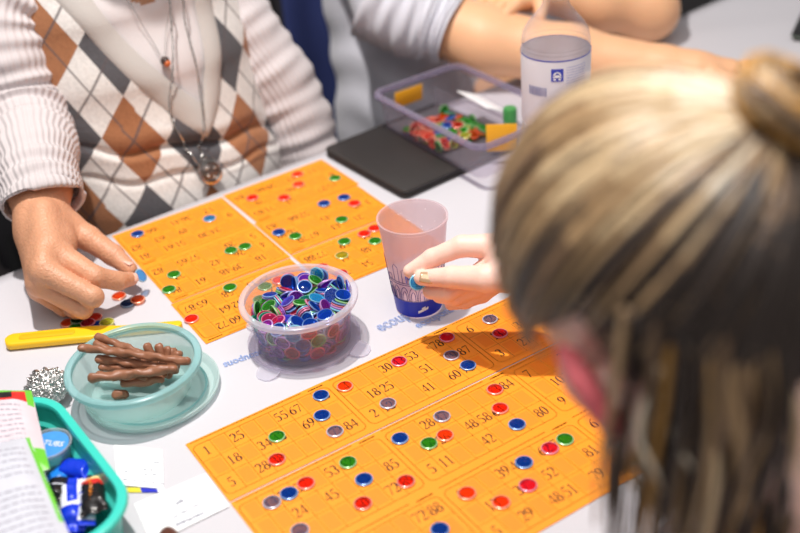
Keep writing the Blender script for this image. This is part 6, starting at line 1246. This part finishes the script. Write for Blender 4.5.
def shoes(root, W_, ps, m):
    for (x, y, dx, dy) in ps:
        b = MB(); solid(b, [([('c', (x, y, -.700), (x + dx * .10, y + dy * .10, -.710), .042, .034), ('c', (x + dx * .1, y + dy * .1, -.712), (x + dx * .17, y + dy * .17, -.716), .034, .026)], .02)], .01, .008)
        b.v = [(p[0] - W_.x, p[1] - W_.y, max(p[2], -.7395) - W_.z) for p in b.v]; b.build('shoe', m, root, smooth='all')
shoes(w1, W0, [(.43, 1.045, 0, -1), (.62, 1.045, 0, -1)], M_DARK)
# necklaces
def necklace(label, pts, off, rad, pend):
    o = thing('necklace', label, 'necklace', tuple(vs(th_of(*pts[len(pts) // 2]), pts[len(pts) // 2][1], off)), 0, None); Wn = Vector(o.location)
    sp3 = spline(pts, 22); path = [vs(th_of(x, z), z, off) - Wn for x, z in sp3]; n = len(path)
    b = MB(); b.tube(path, [rad * (1 + .35 * math.sin(k * 2.4)) for k in range(n)], 6); b.build('chain', M_SILVER, o, smooth='all')
    pend(o, path[n // 2]); return o
def pend_bead(o, p):
    b = MB(); M = Matrix.Translation(p + Vector((0, -.004, -.004))); b.lathe([(.0062 * math.sin(PI * k / 12), -.0062 * math.cos(PI * k / 12)) for k in range(13)], 20, M=M); bd = b.build('pendant', mat('dark_amber_bead', (60, 40, 34), .12, coat=.8), o)
    b = MB(); b.lathe([(.0048 * math.sin(PI * k / 8), -.0048 * math.cos(PI * k / 8)) for k in range(9)], 16, M=Matrix.Translation(p + Vector((.0008, -.0075, -.0062)))); b.build('orange_stone', mat('orange_stone', (206, 110, 62), .2), bd)
necklace('fine chain with a small dark bead on the white knit top', [(.494, .262), (.502, .232), (.512, .195), (.5185, .1715), (.532, .195), (.548, .225), (.560, .262)], .0025, .0005, pend_bead)
def pend_disc(o, p):
    c = p + Vector((.001, -.013, -.019)); M = Matrix.Translation(c) @ Matrix.Rotation(PI / 2 - .32, 4, 'X')
    b = MB(); b.lathe([(.0125, -.002), (.0165, -.0025), (.0178, 0), (.0165, .003), (.0135, .0036), (.0122, .002), (.0125, -.002)], 40, M=M); r_ = b.build('pendant', M_SILVER, o)
    b = MB(); b.lathe([(0, -.0016), (.0124, -.0016), (.0120, .0018), (.008, .0046), (.004, .0056), (0, .006)], 32, M=M); b.build('glass_stone', mat('smoky_glass_stone', (92, 78, 72), .06, .3, coat=1), r_)
    b = MB()
    for (x, y) in ((.006, .004), (-.005, .006), (.002, -.007), (-.006, -.003)): b.lathe([(.0022 * math.sin(PI * k / 8), -.0022 * math.cos(PI * k / 8)) for k in range(9)], 12, M=M @ Matrix.Translation((x, y, .0052)))
    b.build('small_silver_beads', M_SILVER, r_)
    b = MB(); b.tube([p + Vector((.0035 * math.cos(a), -.002, -.002 + .0035 * math.sin(a))) for a in np.linspace(0, 2 * PI, 14)], .0010, 6); b.build('ring', M_SILVER, o)
necklace('long silver chain with a large round glass pendant over the argyle vest', [(.548, .262), (.538, .200), (.506, .112), (.5110, .066), (.5215, .0350), (.5335, .062), (.5455, .098), (.552, .150), (.558, .21), (.568, .262)], .0115, .0011, pend_disc)
# ---------------------------------------------------- chairs behind the far side, jacket
M_CHAIRF = mat('dark_chair_fabric', (40, 38, 44), .9, bump=.2, bscale=300)
def chair(label, x, y, rz, m=M_CHAIRF):
    t = thing('chair', label, 'chair', (x, y, -.74), rz, 'chairs along the table')
    b = MB(); b.rbox(.21, .205, .405, .435, .04, .012); b.build('seat', m, t)
    b = MB(); b.rbox(.20, .016, .50, .80, .012, .008, M=Matrix.Translation((0, .225, 0))); b.build('backrest', m, t)
    for sx in (-1, 1):
        b = MB(); b.tube([(sx * .18, -.18, .0), (sx * .18, -.18, .405)], .012, 10); b.build('leg', M_DARK, t)
        b = MB(); b.tube([(sx * .18, .22, 0), (sx * .18, .20, .41), (sx * .18, .225, .60), (sx * .18, .228, .76)], .012, 10); b.build('leg', M_DARK, t)
    return t
chair('dark chair under the person in the argyle vest', .527, 1.415, 0)
chair('dark chair under the person in the pale grey sweatshirt', 1.16, 1.54, 0)
jc = MB()
def jf(u, v):
    x = -.21 + .42 * u; f_ = .012 * math.sin(u * 19 + 1.5 * math.sin(v * 3)) * (.4 + v) + .008 * noise.noise(Vector((u * 5, v * 4, 1)))
    if v < .12: return (x * .93, .03 - .06 * (v / .12), .02 + .012 * math.sin(PI * v / .12) + f_ * .2)
    w = (v - .12) / .88; return (x * (.93 + .12 * w), -.034 - .03 * w - f_, .02 - .62 * w)
jc.grid(jf, 60, 50)
jk = jc.build('jacket', mat('navy_blue_cloth', (46, 58, 112), .85, var=.12, vscale=14, bump=.15, bscale=300), smooth='all', loc=(1.150, 1.775, .075)); jk.modifiers.new('thick', 'SOLIDIFY').thickness = .006
tag(jk, 'navy blue cloth hanging in folds over a chair back between the two far people', 'jacket')
# ---------------------------------------------------- person with folded forearms (far side)
p2 = thing('person', 'person in a pale blue grey sweatshirt leaning folded bare forearms on the table', 'person', (1.16, 1.50, -.74)); P0_ = Vector(p2.location)
kC = V3((1.13, 1.36, .47)); kL, kF, kU = ortho((-.2, -.9, -.35), (0, -.2, 1)); g1, g2, lips, ears = head_prims(kC, kL, kF, kU, 1.05)
AX = [(1, 0, 0), (0, 1, 0), (0, 0, 1)]
body2 = [('e', (1.16, 1.47, .08), AX, (.19, .11, .22)), ('e', (1.16, 1.47, -.17), AX, (.20, .15, .17)), ('c', (1.15, 1.45, .24), tuple(kC - kU * .06 - kF * .02), .066, .054), ('c', (.98, 1.46, .235), (1.34, 1.46, .235), .055, .055),
         ('c', (.97, 1.45, .23), (.960, 1.275, .085), .052, .046), ('c', (1.35, 1.45, .23), (1.355, 1.235, .085), .052, .044),
         ('c', (1.06, 1.45, -.235), (1.02, 1.02, -.215), .080, .062), ('c', (1.26, 1.45, -.235), (1.28, 1.02, -.215), .080, .062), ('c', (1.02, 1.02, -.215), (1.02, 1.06, -.66), .056, .04), ('c', (1.28, 1.02, -.215), (1.28, 1.06, -.66), .056, .04), ('c', (1.02, 1.06, -.7), (1.02, .93, -.715), .038, .026), ('c', (1.28, 1.06, -.7), (1.28, .93, -.715), .038, .026)]
b = MB(); solid(b, [(body2, .03), (g1, .02), (g2, .006), (lips, .004), (ears[0], .006), (ears[1], .006)], .012, .0090)
fa = [('c', (.955, 1.300, .100), (1.000, 1.215, .068), .046, .050), ('c', (1.000, 1.215, .068), (1.080, 1.115, .050), .049, .042), ('c', (1.080, 1.115, .050), (1.165, 1.010, .035), .041, .030), ('c', (1.165, 1.010, .033), (1.19, .975, .030), .028, .026), ('c', (1.19, .975, .030), (1.225, .945, .026), .028, .022)]
hd = [chain([(1.235 + dx, .945 + dy, .024, .0105), (1.262 + dx, .935 + dy, .020, .0095), (1.285 + dx, .938 + dy, .012, .008)]) for dx, dy in ((.01, -.016), (.012, 0), (.010, .016), (.0, .032))] + [chain([(1.19, .945, .034, .014), (1.205, .915, .026, .0115), (1.222, .898, .014, .009)])]
solid(b, [(fa, .02)] + [(h_, .004) for h_ in hd], .006, .0024)
fb = [('c', (1.360, 1.228, .084), (1.288, 1.158, .052), .044, .046), ('c', (1.288, 1.158, .052), (1.205, 1.190, .077), .045, .040), ('c', (1.205, 1.190, .077), (1.125, 1.225, .108), .039, .029), ('c', (1.125, 1.225, .110), (1.095, 1.232, .116), .028, .026)]
hb = [chain([(1.075, 1.225 + d_, .122 - .004 * abs(k_ - 1.5), .0110), (1.045, 1.222 + d_, .120, .0098), (1.020, 1.218 + d_, .1115, .0082)]) for k_, d_ in enumerate((-.030, -.010, .010, .030))] + [chain([(1.10, 1.205, .118, .014), (1.082, 1.180, .112, .0115), (1.066, 1.166, .100, .009)])]
fb += [('c', (1.095, 1.232, .116), (1.078, 1.225 + d_, .120), .020, .013) for d_ in (-.028, -.01, .01, .028)]
solid(b, [(fb, .02)] + [(h_, .004) for h_ in hb], .006, .0026)
b.v = [tuple(Vector(p) - P0_) for p in b.v]; b.build('body', M_SKIN2, p2, smooth='all')
face_parts(p2, kC - P0_, kL, kF, kU, 1.05); hair_cap(p2, kC - P0_, kL, kF, kU, mat('dark_brown_hair', (70, 56, 48), .5, var=.25, vscale=90), 1.05)
M_SWEAT = mat('pale_blue_grey_fleece', (212, 212, 222), .95, var=.03, vscale=20, bump=.3, bscale=500, sheen=.3)
b = MB(); sw = [('e', (1.16, 1.50, .06), AX, (.245, .145, .27)), ('e', (1.15, 1.47, -.16), AX, (.255, .125, .17)), ('c', (.97, 1.46, .24), (1.35, 1.46, .24), .072, .072), ('c', (1.15, 1.45, .28), (1.14, 1.425, .33), .075, .066),
    ('c', (.965, 1.455, .235), (.925, 1.335, .120), .072, .064), ('c', (1.36, 1.455, .235), (1.360, 1.258, .098), .076, .064), ('e', (.985, 1.42, -.08), AX, (.09, .12, .14))]
def swfn(P):
    d = d_group(P, sw, .05)
    return d + .004 * np.sin(P[..., 0] * 40 + P[..., 2] * 70 + np.sin(P[..., 1] * 30)) * np.clip(np.sin(P[..., 2] * 14 + P[..., 0] * 9), 0, 1)
lo_, hi_ = bounds(sw, .03); Vv, Ff = surface(swfn, lo_, hi_, .0095); b.add([tuple(p) for p in Vv], [tuple(int(i) for i in q) for q in Ff])
b.v = [tuple(Vector(p) - P0_) for p in b.v]; b.build('sweatshirt', M_SWEAT, p2, smooth='all')
sleeve('sleeve', [(.905, 1.350, .135, .072), (.925, 1.318, .115, .068), (.945, 1.290, .102, .064), (.957, 1.275, .095, .060), (.966, 1.262, .090, .0575), (.972, 1.252, .086, .056)], p2, P0_, M_SWEAT, 48, .0035, 2)
sleeve('sleeve', [(1.378, 1.310, .128, .066), (1.372, 1.275, .106, .061), (1.362, 1.245, .090, .056), (1.352, 1.228, .082, .054)], p2, P0_, M_SWEAT, 48, .003, 3)
trousers(p2, P0_, [('c', (1.06, 1.45, -.230), (1.02, 1.02, -.213), .092, .072), ('c', (1.26, 1.45, -.230), (1.28, 1.02, -.213), .092, .072), ('c', (1.02, 1.02, -.213), (1.02, 1.06, -.64), .066, .052), ('c', (1.28, 1.02, -.213), (1.28, 1.06, -.64), .066, .052)], mat('dark_brown_trousers', (52, 42, 40), .9))
shoes(p2, P0_, [(1.02, 1.085, 0, -1), (1.28, 1.085, 0, -1)], M_DARK)
# ---------------------------------------------------- blond person in front, seen from behind
p3 = thing('person', 'blond person with hair tied in a bun, seen from behind, holding a blue chip', 'person', (.44, .10, -.74)); Q0 = Vector(p3.location)
HC = V3((0.4003, 0.3343, 0.3397)); F3, U3, L3 = V3((0.1225, 0.7686, -0.6279)), V3((-0.1183, 0.6394, 0.7597)), V3((-0.9854, 0.0188, -0.1692))
g1, g2, lips, ears = head_prims(HC, L3, F3, U3, 1.0)
nb = V3((.455, .215, .215))
body3 = [('c', tuple(HC - U3 * .055 - F3 * .03), tuple(nb), .052, .056), ('e', (.435, .155, .06), AX, (.150, .095, .20)), ('e', (.440, .10, -.17), AX, (.155, .13, .16)), ('c', (.300, .140, .165), (.565, .255, .165), .050, .050),
         ('c', (.285, .135, .155), (.245, .250, -.045), .044, .036), ('c', (.245, .250, -.045), (.300, .330, -.18), .036, .026), ('e', (.320, .36, -.19), AX, (.03, .045, .025)),
         ('c', (.580, .262, .155), (.712, .480, .060), .044, .036), ('c', (.712, .480, .060), (0.6201, 0.6335, 0.1096), .036, .028),
         ('c', (.36, .12, -.225), (.37, .52, -.215), .076, .060), ('c', (.52, .12, -.225), (.53, .52, -.215), .076, .060), ('c', (.37, .52, -.215), (.37, .50, -.66), .053, .038), ('c', (.53, .52, -.215), (.53, .50, -.66), .053, .038), ('c', (.37, .49, -.7), (.37, .62, -.715), .036, .025), ('c', (.53, .49, -.7), (.53, .62, -.715), .036, .025)]
b = MB(); solid(b, [(body3, .03), (g1, .02), (g2, .006), (lips, .004), (ears[0], .006), (ears[1], .006)], .012, .0065)
earc = HC + L3 * .084 - F3 * .012 - U3 * .020
for i, q in enumerate(b.f):
    c_ = sum((Vector(b.v[k]) for k in q), Vector()) / 4
    d_ = c_ - earc
    if d_.dot(L3) > -.009 and d_.length < .036 and abs(d_.dot(F3)) < .022: b.mi[i] = 1
pl3 = [('c', (0.6268, 0.6125, 0.1106), (0.6029, 0.6651, 0.1087), .0275, .0255), ('c', (0.6029, 0.6651, 0.1087), (0.5948, 0.7015, 0.1106), .0255, .0165), ('c', (0.6029, 0.6699, 0.1039), (0.5895, 0.6977, 0.1020), .0240, .0150), ('c', (0.6010, 0.6699, 0.0962), (0.5871, 0.6957, 0.0924), .0220, .0140), ('c', (0.5981, 0.6718, 0.0886), (0.5842, 0.6948, 0.0838), .0200, .0125), ('c', (0.5981, 0.6603, 0.1058), (0.5704, 0.6718, 0.1039), .0230, .0165), ('c', (0.5953, 0.6795, 0.1039), (0.5819, 0.6843, 0.1020), .019, .017)]
dg3 = [chain([(0.5948, 0.7034, 0.1115, 0.0139), (0.5664, 0.7335, 0.1106, 0.0107), (0.5439, 0.7536, 0.0972, 0.0091), (0.5245, 0.7656, 0.0847, 0.0071)]),
       chain([(0.5704, 0.6728, 0.1039, 0.0158), (0.5551, 0.6843, 0.1015, 0.0132), (0.5407, 0.7177, 0.0934, 0.0107), (0.5263, 0.7493, 0.0838, 0.0077)]),
       chain([(0.5890, 0.6982, 0.1029, 0.0129), (0.5632, 0.7194, 0.0790, 0.0103), (0.5397, 0.7264, 0.0713, 0.0090), (0.5323, 0.7449, 0.0666, 0.0075)]),
       chain([(0.5868, 0.6960, 0.0934, 0.0120), (0.5666, 0.7164, 0.0694, 0.0098), (0.5507, 0.7289, 0.0599, 0.0088), (0.5446, 0.7469, 0.0551, 0.0075)]),
       chain([(0.5842, 0.6952, 0.0838, 0.0107), (0.5737, 0.7147, 0.0599, 0.0088), (0.5621, 0.7277, 0.0503, 0.0078), (0.5534, 0.7399, 0.0446, 0.0065)])]
solid(b, [(pl3, .012)] + [(q, .003) for q in dg3], .0045, .0016)
b.v = [tuple(Vector(p) - Q0) for p in b.v]; b.build('body', [M_SKIN3, M_EAR], p3, smooth='all')
face_parts(p3, HC - Q0, L3, F3, U3)
camdir = Vector((0, 0, .68)) - V3((.555, .775, .06)); camdir.normalize()
nail(p3, Q0, V3((0.5287, 0.7436, 0.0857)) + camdir * .0104, camdir + Vector((0, 0, .35)), (-.0150, .0330, -.0100), .0068, .0056, M_NAILG, 'fingernail', 'gold beige polished thumbnail')
chip('W', (0.5242, 0.7541, 0.0771), Vector((-.35, -.75, .50)).to_track_quat('Z', 'Y'), 'bright cyan chip held in the front hand before the plastic cup', 'chips held in the fingers')
M_TOP3 = mat('pale_pinkish_top', (238, 226, 226), .9, bump=.2, bscale=300)
b = MB(); tp = [('e', (.435, .150, .05), AX, (.168, .115, .21)), ('e', (.440, .10, -.17), AX, (.172, .15, .15)), ('c', (.300, .140, .165), (.565, .255, .165), .060, .060), ('c', (.430, .19, .165), (.430, .205, .182), .074, .066),
     ('c', (.285, .135, .155), (.245, .250, -.045), .056, .046), ('c', (.245, .250, -.045), (.298, .326, -.175), .046, .036), ('c', (.580, .262, .155), (.712, .480, .060), .056, .046), ('c', (.712, .480, .060), (0.6240, 0.6220, 0.1101), .045, .0345)]
solid(b, [(tp, .03)], .01, .0085); b.v = [tuple(Vector(p) - Q0) for p in b.v]; b.build('top', M_TOP3, p3, smooth='all')
trousers(p3, Q0, [('c', (.36, .12, -.222), (.37, .52, -.213), .086, .068), ('c', (.52, .12, -.222), (.53, .52, -.213), .086, .068), ('c', (.37, .52, -.213), (.37, .50, -.64), .062, .05), ('c', (.53, .52, -.213), (.53, .50, -.64), .062, .05), ('e', (.44, .09, -.2), AX, (.17, .14, .095))], mat('blue_grey_jeans', (70, 80, 110), .9))
shoes(p3, Q0, [(.37, .475, 0, 1), (.53, .475, 0, 1)], M_DARK)
chair('dark chair under the blond person in front', .44, .05, PI)
# hair: locks run from the hairline to the bun
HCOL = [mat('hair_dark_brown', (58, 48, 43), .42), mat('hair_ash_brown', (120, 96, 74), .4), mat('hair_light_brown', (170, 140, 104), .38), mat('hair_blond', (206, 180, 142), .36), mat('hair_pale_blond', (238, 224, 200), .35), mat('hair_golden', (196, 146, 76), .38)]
BUN = Vector((-0.439, -0.829, 0.346)).normalized()          # left, forward, up
def hairy(d):
    l, f, u = d
    if f > .36 and u < .66: return False
    if f > .02 and u < -.42 + 1.6 * max(0, f - .02): return False
    if u < -.93: return False
    if abs(l) > .66 and u < .08 and -.36 < f < .16: return False
    return True
def hp(d, k=1.0):
    return HC + U3 * .010 + L3 * (.0845 * d.x * k) + F3 * (.1040 * d.y * k) + U3 * (.1015 * d.z * k)
b = MB()
def capf(u, v):
    a = 2 * PI * u; el = PI * v; return Vector((math.sin(a) * math.sin(el), math.cos(a) * math.sin(el), math.cos(el)))
n1_, n2_ = 72, 40; vv = [hp(capf(i / n1_, j / n2_), .975) - Q0 for j in range(n2_ + 1) for i in range(n1_)]; ff = []
for j in range(n2_):
    for i in range(n1_):
        if hairy(capf((i + .5) / n1_, (j + .5) / n2_)): ff.append((j * n1_ + i, j * n1_ + (i + 1) % n1_, (j + 1) * n1_ + (i + 1) % n1_, (j + 1) * n1_ + i))
b.add(vv, ff, 1)
rh = random.Random(21)
e1 = BUN.orthogonal().normalized(); e2 = BUN.cross(e1)
for i in range(760):
    a = rh.uniform(0, 2 * PI); dirn = e1 * math.cos(a) + e2 * math.sin(a); mxa = 0
    for k in range(1, 60):
        th = PI * k / 60; d_ = BUN * math.cos(th) + dirn * math.sin(th)
        if hairy(d_): mxa = th
        elif th > .5: break
    if mxa < .35: continue
    th0 = mxa * (1.0 if rh.random() < .45 else rh.uniform(.45, 1.0)); s0 = BUN * math.cos(th0) + dirn * math.sin(th0)
    lift = rh.uniform(.99, 1.035); sway = rh.uniform(-.05, .05); n = 11; pts = []; rad = []
    w0 = rh.uniform(.0016, .0042)
    for k in range(n):
        t2 = k / (n - 1); th = th0 * (1 - t2) + .10 * t2; aa = a + sway * math.sin(PI * t2)
        d_ = BUN * math.cos(th) + (e1 * math.cos(aa) + e2 * math.sin(aa)) * math.sin(th)
        pts.append(hp(d_, lift * (1 - .03 * (1 - t2) ** 3) + .008 * math.sin(PI * t2)) - Q0); rad.append(w0 * (.35 + .65 * math.sin(PI * (.12 + .76 * t2))))
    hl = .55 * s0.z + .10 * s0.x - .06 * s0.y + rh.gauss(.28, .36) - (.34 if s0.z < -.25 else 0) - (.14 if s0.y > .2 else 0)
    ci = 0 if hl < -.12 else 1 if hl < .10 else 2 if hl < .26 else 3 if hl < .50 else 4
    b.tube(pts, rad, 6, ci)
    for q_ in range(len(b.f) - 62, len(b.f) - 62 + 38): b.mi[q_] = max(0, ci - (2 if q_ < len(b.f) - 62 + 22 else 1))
p_b = hp(BUN, 1.0); nB = (p_b - HC).normalized(); bc = p_b + nB * .014
q1 = nB.orthogonal().normalized(); q2 = nB.cross(q1)
for i in range(60):
    r0 = rh.uniform(.010, .027); ph = rh.uniform(0, 6); tl = rh.uniform(-.5, .5); t3 = rh.uniform(-.5, .5); pts = []
    for k in range(12):
        A = ph + 4.6 * k / 11; pts.append(bc + q1 * (r0 * math.cos(A)) + q2 * (r0 * math.sin(A)) + nB * (r0 * .5 * (tl * math.cos(A) + t3 * math.sin(A)) + rh.uniform(-.002, .002) + (.030 - r0) * .6) - Q0)
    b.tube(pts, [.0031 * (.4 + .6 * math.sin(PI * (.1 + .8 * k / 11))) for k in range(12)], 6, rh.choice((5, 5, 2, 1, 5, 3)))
# loose strands by the ear and down the nape
def strand(pts, r, ci): sp4 = spline(pts, 8); b.tube([Vector(p) - Q0 for p in sp4], [r * (1 - .7 * k / len(sp4)) for k in range(len(sp4))], 5, ci)
for (l0, f0, u0, r, ci, ln) in ((.80, -.55, -.30, .0022, 4, .09), (.84, -.50, -.40, .0020, 3, .08), (.86, -.2, -.62, .0026, 5, .07), (.70, -.60, -.45, .0014, 4, .07), (.45, -.75, -.5, .0014, 3, .07), (.2, -.8, -.56, .0013, 2, .07)):
    s_ = hp(Vector((l0, f0, u0)).normalized(), 1.01); dn = Vector((0, 0, -1)); o1 = L3 * .012
    strand([tuple(s_), tuple(s_ + dn * ln * .35 + o1), tuple(s_ + dn * ln * .7 + o1 * .6 - F3 * .012), tuple(s_ + dn * ln - o1 * .3 - F3 * .01)], r, ci)
for i in range(420):
    l0, f0, u0 = rh.uniform(-.85, .90), rh.uniform(-1, -.22), rh.uniform(-.80, .05)
    d_ = Vector((l0, f0, u0)).normalized()
    if d_.x > .62 and d_.y > -.50: continue
    if d_.x < -.8 and d_.y > -.3: continue
    s_ = hp(d_, rh.uniform(.985, 1.02)); ln = rh.uniform(.09, .20); out = (s_ - HC); out.z = 0; out = out.normalized() * rh.uniform(-.012, .016); sw_ = L3 * rh.uniform(-.012, .012)
    pts = [tuple(s_), tuple(s_ + Vector((0, 0, -ln * .3)) + out * .9), tuple(s_ + Vector((0, 0, -ln * .65)) + out * .7 + sw_), tuple(s_ + Vector((0, 0, -ln)) + out * .2 + sw_ * 1.4)]
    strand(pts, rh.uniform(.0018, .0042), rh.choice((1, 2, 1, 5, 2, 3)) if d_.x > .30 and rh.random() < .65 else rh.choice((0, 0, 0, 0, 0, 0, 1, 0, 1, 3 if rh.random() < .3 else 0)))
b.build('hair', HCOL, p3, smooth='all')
b = MB(); pts = [bc - nB * .010 + q1 * (.0135 * math.cos(A)) + q2 * (.0135 * math.sin(A)) - Q0 for A in np.linspace(0, 2 * PI, 26)]; b.tube(pts, .0034, 8); b.build('hair_tie', mat('dark_hair_tie', (70, 52, 40), .7), p3)
